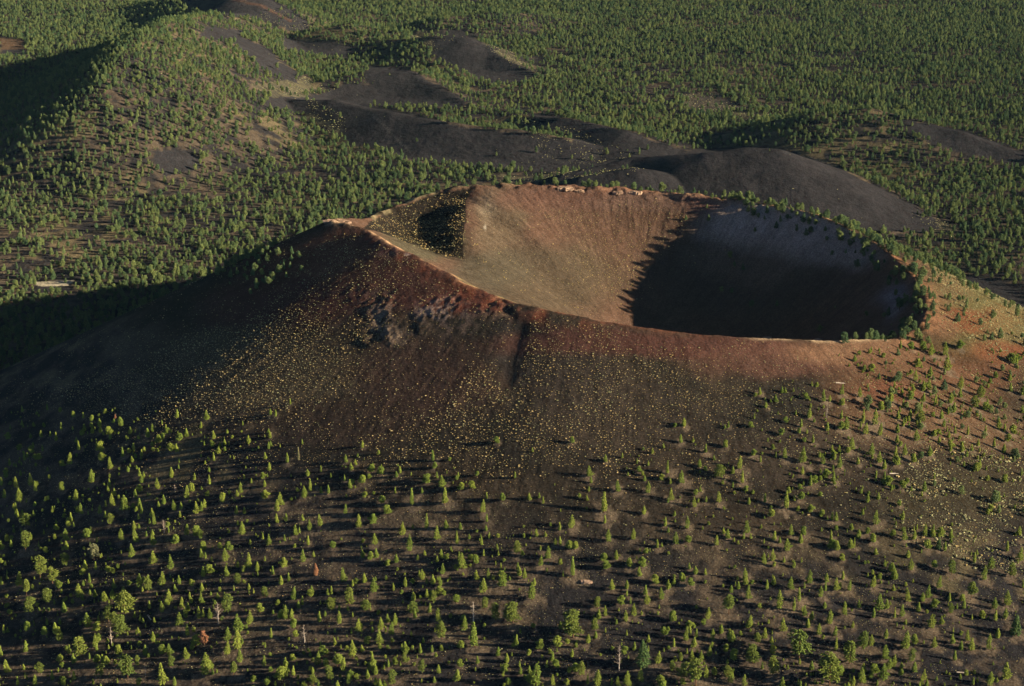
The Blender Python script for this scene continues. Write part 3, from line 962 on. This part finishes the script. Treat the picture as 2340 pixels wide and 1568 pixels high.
snag(215, 1280, 36, 'grey-green half dead pine with its pale trunk showing, 9% across and 20% up', seed=12, leafy=('o', M_DYING))
snag(722, 1316, 28, 'rusty orange dead pine standing alone among green ones, 31% across and 17% up', seed=13, leafy=('p', M_RUST), wide=.8)
snag(467, 1474, 32, 'reddish brown dying pine with bare branches in the lower left', seed=14, leafy=('o', M_RUST), wide=.9)
snag(2314, 1402, 24, 'grey stump-like dead pine at the right edge low down', seed=15, wide=.5)
snag(1889, 956, 34, 'pale grey bare dead pine on the right-hand slope', seed=16, wide=.6)
snag(264, 957, 11, 'tiny orange dead pine at the upper left edge of the scattered pines', seed=17, leafy=('p', M_RUST))


def log(u, v, L, ang, lab_, seed):
    X, Y, Z = cast(u, v, height_at)
    r = np.random.default_rng(seed)
    c, s = math.cos(ang), math.sin(ang)
    P = [np.array((c*L*t, s*L*t, 0.0)) for t in (-.5, -.2, .1, .5)]
    for p in P:
        p[2] = float(height_at(np.array([X[0] + p[0]]), np.array([Y[0] + p[1]]))[0]) - Z[0] + .35
    parts = [tube(P, [.62, .55, .42, .2], 7)]
    for k in range(7):
        a = P[0] + (P[3] - P[0])*(.3 + .65*r.random())
        parts.append(tube([a, a + np.array(((r.random()-.2)*2, (r.random()-.5)*3, 1.2*r.random() + .3))], [.16, .05], 4))
    o = link(bpy.data.objects.new('fallen_log', mk('fallen_log', join(parts), M_DEADWOOD)))
    o.location = (X[0], Y[0], Z[0]); o['label'] = lab_; o['category'] = 'log'; o['group'] = 'fallen logs on the slope'


log(1920, 876, 11, .35, 'white fallen log on the reddish slope below the near right rim', 1)
log(2043, 1083, 10, .3, 'pale fallen log on the brown slope at the right, below the pines', 2)
log(2203, 1538, 13, .05, 'white straight fallen log near the bottom right corner', 3)
log(341, 1412, 9, 2.2, 'bent grey fallen log in the lower left among pines', 4)


def rock_mesh(seed, n=14, spread=1.0):
    r = np.random.default_rng(seed)
    P = np.c_[(r.random(n) - .5)*spread*2, (r.random(n) - .5)*spread*.8, r.random(n)*.25]
    R = .28 + .35*r.random(n)
    # angular blocks: boxes with knocked corners
    V = []; F = []; o = 0
    for p, s in zip(P, R):
        c = np.array([(x, y, z) for x in (-1, 1) for y in (-1, 1) for z in (-1, 1)], float)*(.55 + .5*r.random((8, 3)))
        a = r.random()*3.14; R2 = np.array([[math.cos(a), -math.sin(a), 0], [math.sin(a), math.cos(a), 0], [0, 0, 1]])
        V.append((c@R2.T)*s*np.array((1.2, .9, .7)) + p)
        q = [(0, 1, 3), (0, 3, 2), (4, 6, 7), (4, 7, 5), (0, 4, 5), (0, 5, 1), (2, 3, 7), (2, 7, 6), (0, 2, 6), (0, 6, 4), (1, 5, 7), (1, 7, 3)]
        F.append(np.array(q) + o); o += 8
    return np.vstack(V), np.vstack(F)


def rocks(u, v, s, lab_, seed, n=14):
    X, Y, Z = cast(u, v, height_at)
    o = link(bpy.data.objects.new('rock_outcrop', mk('rock_outcrop', rock_mesh(seed, n), M_ROCK)))
    o.location = (X[0], Y[0], Z[0] - .3); o.scale = (s, s, s*.8)
    o['label'] = lab_; o['category'] = 'rocks'; o['group'] = 'rocks breaking out along the crater rim'


rocks(1290, 432, 7, 'jumble of pale rocks just under the far rim, the left of two', 21, 26)
rocks(1322, 437, 5, 'smaller pale rocks right of the left rim jumble on the far rim', 22, 16)
rocks(1412, 441, 6, 'grey blocky rocks under the far rim, left half of the right-hand outcrop', 23, 22)
rocks(1452, 441, 6, 'pale blocky rocks under the far rim, right half of the right-hand outcrop', 24, 22)
rocks(785, 509, 6, 'pale rocks on the summit of the left peak of the rim', 25, 24)
rocks(750, 507, 5, 'low row of rocks just left of the summit of the peak', 26, 20)
rocks(1752, 773, 4, 'thin pale ledge of rock on the near rim, its left end', 27, 16)
rocks(1872, 778, 4, 'pale ledge of rock on the near rim below the shaded wall', 28, 16)
rocks(1020, 614, 2.2, 'small dark rock on the orange ridge line left of the crater', 29, 6)
rocks(1340, 1330, 4, 'grey rock heap on dark cinder among the pines in the lower centre right', 30, 16)


# ------------------------------------------------------------------ scatter helper: points that carry an instance each
def source_collection(name, meshes):
    col = bpy.data.collections.new(name)
    for i, parts in enumerate(meshes):
        if isinstance(parts, bpy.types.Mesh):
            o = bpy.data.objects.new('%s_%02d' % (name, i), parts)
        col.objects.link(o)
    return col


def merged(crown, trunk, m1, m2):
    v, f = join([crown, trunk])
    me = np_mesh('pine', v, f, [m1, m2], False)
    mi = np.zeros(len(f), np.int32); mi[len(crown[1]):] = 1
    me.polygons.foreach_set('material_index', mi)
    return me


def scatter(name, P, scl, idx, coll, **props):
    n = len(P)
    me = bpy.data.meshes.new(name)
    me.vertices.add(n); me.vertices.foreach_set('co', np.ascontiguousarray(P, np.float32).ravel())
    a = me.attributes.new('scl', 'FLOAT_VECTOR', 'POINT'); a.data.foreach_set('vector', np.ascontiguousarray(scl, np.float32).ravel())
    a = me.attributes.new('rot', 'FLOAT', 'POINT'); a.data.foreach_set('value', (rng.random(n)*6.283).astype(np.float32))
    a = me.attributes.new('pick', 'INT', 'POINT'); a.data.foreach_set('value', np.asarray(idx, np.int32))
    ob = link(bpy.data.objects.new(name, me), **props)
    ng = bpy.data.node_groups.new(name, 'GeometryNodeTree')
    ng.interface.new_socket('Geometry', in_out='INPUT', socket_type='NodeSocketGeometry')
    ng.interface.new_socket('Geometry', in_out='OUTPUT', socket_type='NodeSocketGeometry')
    gi = ng.nodes.new('NodeGroupInput'); go = ng.nodes.new('NodeGroupOutput')
    def na(nm, t):
        q = ng.nodes.new('GeometryNodeInputNamedAttribute'); q.data_type = t; q.inputs['Name'].default_value = nm
        return next(o for o in q.outputs if o.enabled and o.name == 'Attribute')
    ci = ng.nodes.new('GeometryNodeCollectionInfo'); ci.inputs['Collection'].default_value = coll
    ci.inputs['Separate Children'].default_value = True; ci.inputs['Reset Children'].default_value = True
    iop = ng.nodes.new('GeometryNodeInstanceOnPoints')
    cx = ng.nodes.new('ShaderNodeCombineXYZ')
    L = ng.links
    L.new(gi.outputs[0], iop.inputs['Points']); L.new(ci.outputs[0], iop.inputs['Instance'])
    iop.inputs['Pick Instance'].default_value = True
    L.new(na('pick', 'INT'), iop.inputs['Instance Index'])
    L.new(na('rot', 'FLOAT'), cx.inputs[2]); L.new(cx.outputs[0], iop.inputs['Rotation'])
    L.new(na('scl', 'FLOAT_VECTOR'), iop.inputs['Scale'])
    L.new(iop.outputs[0], go.inputs[0])
    md = ob.modifiers.new('scatter', 'NODES'); md.node_group = ng
    return ob


def fields(x, y):
    z, hs, m, d, ph, base = terrain(x, y, True)
    u, v = project(x, y, z)
    return z, m, d, ph, base, u, v


# ------------------------------------------------------------------ the forest: chance of a tree in each cell
FD = [(300, 100, 1.25), (260, 200, 1.2), (360, 160, 1.2), (420, 260, .9), (320, 260, 1.0), (0, 20, .75), (300, 20, .6), (200, 100, .9), (100, 200, .9), (0, 300, .85), (300, 150, .95), (400, 220, .8), (150, 380, .8), (300, 330, .6), (450, 330, .5), (480, 120, .7),
      (600, 330, .36), (400, 420, .36), (700, 400, .36), (200, 500, .42), (60, 600, .46), (300, 600, .5), (500, 500, .42), (900, 390, .40), (650, 260, .35), (560, 150, .55), (760, 140, .5),
      (720, 100, .8), (880, 90, .55), (950, 200, .4), (900, 140, .5), (500, 60, .45), (740, 20, .9), (1000, 20, .92), (1150, 40, .95), (1400, 60, .95), (1100, 240, .5), (1250, 200, .55),
      (1350, 180, .62), (1500, 200, .6), (1450, 260, .55), (1620, 300, .6), (1600, 150, .8), (1800, 100, .9), (2200, 60, .95), (1700, 230, .62), (1850, 210, .68),
      (2100, 180, .85), (2300, 250, .8), (1900, 290, .75), (2100, 340, .75), (2000, 330, .8), (2100, 420, .66), (2280, 480, .8), (2200, 560, .7), (2300, 620, .62), (1150, 380, .7), (1000, 410, .65), (850, 470, .7), (600, 560, .7), (300, 680, .7), (50, 740, .7)]
S = 10.2
cells = []
for y0 in np.arange(2000, 8600, S):
    w = .40*y0 + 60
    xs = np.arange(-w, w, S)
    cells.append(np.c_[xs, np.full(len(xs), y0)])
cells = np.vstack(cells)
cells += (rng.random(cells.shape) - .5)*S*.95
x, y = cells[:, 0], cells[:, 1]
z, m, d, ph, base, u, v = fields(x, y)
p = idw(np.clip(u, -150, 2500), np.clip(v, -60, 800), FD)
cl = .9*fbm(x, y, 75, 3, 71) + .5*fbm(x, y, 24, 2, 72) + .5*fbm(x, y, 300, 3, 73)
dens = np.where(p > .7, 0.6, .8)
p = 1.08*p*np.clip(1 + dens*1.0*cl, .15, 1.5)
for P in BARE: p = np.where(in_bare(u, v, P), .003, p)
for P in THIN: p = np.where(in_poly(u, v, P), .10, p)
p = np.where((d < 130), 0, p)
p = np.where((d < 200) & (d >= 130), p*.8, p)
# behind the camera-facing slopes: the hidden back of the cone carries forest too
keep = rng.random(len(p)) < p
x, y, z, u, v, d_ = x[keep], y[keep], z[keep], u[keep], v[keep], d[keep]
far = np.clip((y - 2300)/3000, 0, 1)
h = 9.8 + 2.9*rng.standard_normal(len(x))
h = np.where(rng.random(len(h)) < .16, h*.5, h)
h = np.clip(h, 4.0, 24)
FP = [np.c_[x, y, z - .2]]; FS = [np.c_[h*(.80 + .38*rng.random(len(x))), h*(.80 + .38*rng.random(len(x))), h]]

# rim of the cone, its flanks and the crater's right wall
S2 = 7.0
gx, gy = np.meshgrid(np.arange(-640, 1000, S2), np.arange(1480, 2700, S2))
x = (gx + (rng.random(gx.shape) - .5)*S2).ravel(); y = (gy + (rng.random(gx.shape) - .5)*S2).ravel()
z, m, d, ph, base, u, v = fields(x, y)
pa = np.degrees(ph) % 360
p = np.zeros(len(x))
right = sstep(300, 340, pa)*(pa > 200) + (pa <= 200)*sstep(86, 50, pa)
p = np.maximum(p, right*.5*np.exp(-((d - 5)/12)**2))                                 # along the right rim
p = np.maximum(p, ((pa > 335) | (pa < 60))*.5*np.exp(-((d + 10)/14)**2))
p = np.maximum(p, ((pa > 320) & (pa < 352))*.42*np.exp(-((d + 16)/20)**2))                # the clump in the near right notch
p = np.maximum(p, (pa > 20)*(pa < 100)*(d > 14)*(d < 140)*.38)                           # back right flank
p = np.maximum(p, (pa > 60)*(pa < 125)*(d > 3)*(d < 16)*.22)
p = np.maximum(p, (pa >= 100)*(pa < 200)*(d > 70)*(d < 140)*.45)
p = np.maximum(p, ((pa > 335) | (pa <= 20))*(d > 14)*(d < 300)*.085)                   # right flank, sparse
p = np.maximum(p, right*(d < -20)*(d > -170)*(x > CX + 60)*.028)                        # shaded wall
p = np.maximum(p, (pa > 300)*(pa < 345)*(d > 30)*(d < 260)*.10*(u > 1980))
p = np.maximum(p, (d >= 130)*(d < 400)*(pa > 330)*.12)
keep = (rng.random(len(p)) < p) & ~((d >= 130) & (y >= 2000) & (pa > 20) & (pa < 330))
x, y, z, d_ = x[keep], y[keep], z[keep], d[keep]
h = np.clip((6.6 + 2.2*(d_ < 25)) + 2.8*rng.standard_normal(len(x)), 2.0, 14)
FP.append(np.c_[x, y, z - .2]); FS.append(np.c_[h*1.1, h*1.1, h])

# ------------------------------------------------------------------ smaller pines of the foreground
LINE = [(-400, 925), (0, 925), (300, 935), (600, 955), (700, 1000), (1000, 1030), (1150, 1090), (1400, 1060), (1500, 970), (1620, 950), (1700, 900), (1850, 830), (1930, 780), (2100, 770), (2340, 790), (3000, 790)]
LU = [q[0] for q in LINE]; LV = [q[1] for q in LINE]
GD = [(100, 1000, .16), (400, 1000, .16), (600, 1000, .07), (100, 1200, .24), (400, 1200, .22), (700, 1120, .10), (1000, 1150, .10), (1300, 1150, .07), (1600, 1080, .10), (1900, 1050, .15),
      (2100, 1000, .22), (2250, 930, .16), (2050, 860, .16), (1900, 860, .08), (2250, 1150, .04), (1900, 1200, .09), (1500, 1250, .09), (1100, 1300, .13), (700, 1350, .15), (300, 1400, .36),
      (200, 1550, .5), (80, 1400, .42), (900, 1500, .22), (550, 1500, .28), (1300, 1400, .08), (1500, 1380, .06), (1500, 1550, .22), (1900, 1500, .22), (2200, 1400, .17), (2200, 1550, .10), (1800, 1350, .13)]
S3 = 8.0
cells = []
for y0 in np.arange(900, 2000, S3):
    w = .42*y0
    xs = np.arange(-w, w, S3)
    cells.append(np.c_[xs, np.full(len(xs), y0)])
cells = np.vstack(cells); cells += (rng.random(cells.shape) - .5)*S3
x, y = cells[:, 0], cells[:, 1]
z, m, d, ph, base, u, v = fields(x, y)
p = idw(np.clip(u, -60, 2400), np.clip(v, 800, 1650), GD)*2.9
p = p*sstep(-6, 46, v - np.interp(u, LU, LV))*np.clip(.9 + 2.0*fbm(x, y, 45, 3, 75) + 1.2*fbm(x, y, 13, 2, 76), .03, 3.5)
p = np.where((d < 20) | (np.degrees(ph) % 360 < 180), 0, p)
for k in range(0, len(TX)):
    dd = (x - TX[k])**2 + (y - TY[k])**2
    p[dd < 16] = 0
keep = rng.random(len(p)) < p*1.15
x, y, z, u, v = x[keep], y[keep], z[keep], u[keep], v[keep]
h = np.clip(1.1 + 2.1*rng.gamma(1.4, .9, len(x)), 1.0, 9.5)*(1 + .25*sstep(1300, 1560, v))
SP = [np.c_[x, y, z - .1]]; SS = [np.c_[h*1.05, h*1.05, h]]
ri = np.array(rest_t)
SP.append(np.c_[TX[ri], TY[ri], TZ[ri] - .15]); hh = TM[ri]; SS.append(np.c_[hh*1.0, hh*1.0, hh])

meshes = [merged(*pine_parts(kd, sd, .42), M_FOREST, M_BARK) for kd, sd in (('p', 1), ('p', 2), ('r', 3), ('p', 4), ('t', 5), ('r', 6), ('o', 7), ('r', 8))]
fc = source_collection('forest_pine', meshes)
P = np.vstack(FP); Sx = np.vstack(FS)
scatter('pine_forest', P, Sx, rng.integers(0, 8, len(P)), fc, kind='stuff', label='pine forest covering the plain and hills around the crater')
print('forest', len(P))
meshes = [merged(*pine_parts(kd, sd, .7), M_NEEDLE, M_BARK) for kd, sd in (('p', 11), ('p', 21), ('r', 22), ('s', 23), ('p', 12), ('r', 13), ('o', 14), ('s', 15), ('c', 16))]
sc_ = source_collection('small_pine', meshes)
P = np.vstack(SP); Sx = np.vstack(SS)
scatter('small_pines', P, Sx, rng.integers(0, 9, len(P)), sc_, kind='stuff', label='smaller pines and saplings between the larger ones in front of the crater')
print('small', len(P))

# ------------------------------------------------------------------ shrubs: (side, outline, chance in a 2.4 m cell, size, clumping)
SHR = [
    ('o', [(300, 720), (760, 530), (1100, 680), (1500, 760), (2000, 800), (2340, 900), (2340, 1200), (0, 1150), (0, 900)], .085, .9, .5),
    ('o', [(60, 930), (200, 860), (420, 770), (620, 730), (760, 760), (800, 860), (700, 930), (560, 960), (300, 950)], .62, 1.05, .35),
    ('o', [(420, 780), (600, 730), (700, 790), (640, 880), (460, 930), (330, 860)], .40, 1.3, .3),
    ('o', [(480, 740), (620, 620), (760, 530), (860, 560), (1060, 680), (1000, 700), (860, 700), (800, 800), (620, 760)], .20, .95, .6),
    ('o', [(600, 960), (800, 860), (960, 960), (1050, 1060), (900, 1060), (700, 1010)], .17, .9, .6),
    ('o', [(840, 1060), (960, 960), (1130, 840), (1180, 900), (1230, 1040), (1100, 1090), (960, 1080)], .30, 1.15, .5),
    ('o', [(1190, 900), (1200, 740), (1290, 740), (1420, 800), (1600, 850), (1700, 920), (1560, 980), (1400, 1080), (1230, 1080)], .30, 1.1, .5),
    ('o', [(1290, 740), (1600, 785), (1900, 800), (1850, 880), (1700, 940), (1500, 850)], .15, 1.0, .5),
    ('o', [(1500, 980), (1760, 880), (2000, 840), (2340, 960), (2340, 1100), (1900, 1060)], .16, 1.1, .4),
    ('o', [(1230, 1080), (1400, 1080), (1600, 1000), (1800, 1080), (1600, 1200), (1300, 1200)], .15, 1.1, .6),
    ('o', [(2040, 1060), (2340, 1040), (2340, 1300), (2150, 1290), (2040, 1200)], .24, 1.6, .6),
    ('o', [(1780, 1130), (2060, 1100), (2120, 1260), (1900, 1300), (1760, 1220)], .12, 1.4, .7),
    ('o', [(0, 940), (700, 1000), (1200, 1090), (1700, 1120), (2340, 1200), (2340, 1568), (0, 1568)], .17, .66, .8),
    ('o', [(0, 960), (500, 960), (800, 1020), (1100, 1110), (700, 1180), (200, 1080)], .07, .9, .6),
    ('r', [(2110, 600), (2180, 590), (2340, 720), (2340, 900), (2240, 840), (2130, 740)], .7, 1.25, .5),
    ('i', [(835, 518), (900, 478), (1000, 440), (1078, 430), (1062, 480), (1060, 590), (1000, 578), (940, 556)], .19, 1.35, .45),
    ('i', [(1250, 480), (1500, 460), (1600, 500), (1500, 600), (1400, 700), (1300, 660), (1300, 560)], .20, 1.0, .5),
    ('i', [(1380, 620), (1480, 560), (1460, 660), (1380, 690)], .25, 1.2, .5),
    ('i', [(1060, 460), (1700, 450), (1700, 560), (1400, 740), (1100, 640)], .022, 1.2, .5),
]
S4 = 2.4
gx, gy = np.meshgrid(np.arange(-640, 720, S4), np.arange(1180, 2360, S4))
x = (gx + (rng.random(gx.shape) - .5)*S4).ravel(); y = (gy + (rng.random(gx.shape) - .5)*S4).ravel()
ok = np.abs(x) < .36*y
x, y = x[ok], y[ok]
z, m, d, ph, base, u, v = fields(x, y)
pa = np.degrees(ph) % 360
p = np.zeros(len(x)); sz = np.ones(len(x))
side = {'o': (d > 6) & (pa > 180), 'i': (d < -4) & (y > 1960), 'r': (d > 8) & ((pa > 320) | (pa < 60))}
n1 = fbm(x, y, 26, 3, 81); n2 = fbm(x, y, 8, 2, 82)
wu = 60*fbm(x, y, 50, 4, 83) + 16*rng.standard_normal(len(x)); wv = 42*fbm(x, y, 50, 4, 84) + 12*rng.standard_normal(len(x))
wu[d < 0] *= .25; wv[d < 0] *= .25
for sd, P, pr, s, clm in SHR:
    a = in_poly(u + wu, v + wv, P) & side[sd]
    q = pr*np.clip(1 + 1.3*clm*n1 + .9*clm*n2, .05, 2)
    up = a & (q > p)
    p[up] = q[up]; sz[up] = s
GUL = in_poly(u, v, [(1130, 860), (1195, 700), (1218, 705), (1185, 880), (1150, 890)])
p[GUL] *= .05
keep = rng.random(len(p)) < p*2.6
x, y, z, u, v, sz, pa, d = x[keep], y[keep], z[keep], u[keep], v[keep], sz[keep], pa[keep], d[keep]
g = sz*np.clip(rng.lognormal(0, .45, len(x)), .35, 2.6)*.78
inner = np.flatnonzero((u > 20) & (u < 2320) & (v > 560) & (v < 1540))
pale = (rng.random(len(x)) < np.where((u > 1700) | (v > 1130), .75, .28))
shv = [mk('shrub', shrub_parts(40 + i), M_SHRUB) for i in range(4)]; plv = [mk('shrub', shrub_parts(50 + i), M_PALE) for i in range(4)]
sel = inner[np.argsort(-(g[inner]))][:300]
mask = np.zeros(len(x), bool); mask[sel] = True
allidx = rng.integers(0, 4, len(x)) + 4*pale
cshr = source_collection('shrub_kind', shv + plv)
used_w = set()
for k, i in enumerate(sel):
    w = where(u[i], v[i])
    if w in used_w: mask[i] = False; continue
    used_w.add(w)
    o = bpy.data.objects.new('shrub', (plv if pale[i] else shv)[k % 4])
    s = g[i]*1.25
    link(o); o.location = (x[i], y[i], z[i] - .08); o.scale = (s, s, s*(.75 + .2*rng.random())); o.rotation_euler = (0, 0, rng.random()*6.28)
    o['label'] = '%s domed shrub on cinder, %s' % ('pale grey-green' if pale[i] else 'golden yellow', w)
    o['category'] = 'shrub'; o['group'] = 'dry shrubs dotting the crater cone'
r_ = ~mask
scatter('dry_shrubs', np.c_[x, y, z - .06][r_], (g[:, None]*np.array((1, 1, .85)))[r_], allidx[r_], cshr, kind='stuff', label='thousands of yellow and pale dry shrubs dotting the cone')
print('shrubs', len(x))
# pale brush on the black hills behind
S5 = 6.5
cells = []
for y0 in np.arange(2450, 5400, S5):
    w = .33*y0
    xs = np.arange(-w, w, S5)
    cells.append(np.c_[xs, np.full(len(xs), y0)])
cells = np.vstack(cells); cells += (rng.random(cells.shape) - .5)*S5
x, y = cells[:, 0], cells[:, 1]
z, m, d, ph, base, u, v = fields(x, y)
p = np.full(len(x), .015)
for P in THIN: p = np.where(in_poly(u, v, P), .5, p)
p = np.where(in_poly(u, v, [(1180, 270), (1300, 290), (1420, 340), (1470, 352), (1330, 376), (1230, 330)]), .35, p)
p = np.where(in_poly(u, v, [(1700, 380), (1880, 440), (1850, 470), (1690, 440)]), .05, p)
for P in BARE: p = np.where(in_bare(u, v, P) & (p < .1), .003, p)
p = np.where(d < 130, 0, p)*np.clip(1 + 1.4*fbm(x, y, 40, 3, 91), 0, 2)
keep = rng.random(len(p)) < p
x, y, z = x[keep], y[keep], z[keep]
g = np.clip(1.9*rng.lognormal(0, .35, len(x)), .8, 4)
scatter('pale_brush', np.c_[x, y, z - .1], g[:, None]*np.array((1, 1, .8)), rng.integers(4, 8, len(x)), cshr, kind='stuff', label='pale brush on the black cinder hills behind the crater')
print('brush', len(x))

# ------------------------------------------------------------------ air
def box_mesh(name, lo, hi):
    V = np.array([(x, y, z) for x in (lo[0], hi[0]) for y in (lo[1], hi[1]) for z in (lo[2], hi[2])], float)
    F = np.array([(0, 1, 3, 2), (4, 6, 7, 5), (0, 4, 5, 1), (2, 3, 7, 6), (0, 2, 6, 4), (1, 5, 7, 3)])
    return np_mesh(name, V, F, [], False)


if HAZE:
    m, nt, out = new_mat('pale_air')
    pv = nd(nt, 'ShaderNodeVolumePrincipled', {'Color': (.42, .78, 1.0, 1), 'Density': HAZE, 'Anisotropy': .0})
    nt.links.new(pv.outputs[0], out.inputs['Volume'])
    hm_ = box_mesh('haze', (-55000, -400, float(GZ.min()) - 1), (55000, 42000, HC + 12))
    hm_.materials.append(m)
    link(bpy.data.objects.new('haze', hm_), kind='stuff', label='thin blue haze in the air over the far forest')

# ------------------------------------------------------------------ daylight
SUN_EL, SUN_AZ = math.radians(15.6), math.radians(-8.0)      # azimuth from +x, counter-clockwise
from mathutils import Vector
sc = bpy.context.scene
w = bpy.data.worlds.new('World'); sc.world = w; w.use_nodes = True
nt = w.node_tree
sky = nt.nodes.new('ShaderNodeTexSky'); sky.sky_type = 'NISHITA'; sky.sun_disc = False
sky.sun_elevation = SUN_EL; sky.sun_rotation = math.pi/2 - SUN_AZ
sky.altitude = 2500; sky.air_density = .34; sky.dust_density = .1
bg = nt.nodes['Background']; nt.links.new(sky.outputs[0], bg.inputs[0]); bg.inputs[1].default_value = .05
sl = bpy.data.lights.new('sun', 'SUN'); sl.energy = 5.0; sl.angle = math.radians(.53); sl.color = (1.0, .81, .55)
so_ = bpy.data.objects.new('sun', sl); C.objects.link(so_)
so_.rotation_euler = Vector((math.cos(SUN_EL)*math.cos(SUN_AZ), math.cos(SUN_EL)*math.sin(SUN_AZ), math.sin(SUN_EL))).to_track_quat('Z', 'Y').to_euler()
vs = sc.view_settings
vs.view_transform = 'Standard'; vs.look = 'None'; vs.gamma = 1.0; vs.exposure = 1.68; vs.use_curve_mapping = False
sc.cycles.max_bounces = 4; sc.cycles.diffuse_bounces = 1; sc.cycles.volume_bounces = 0
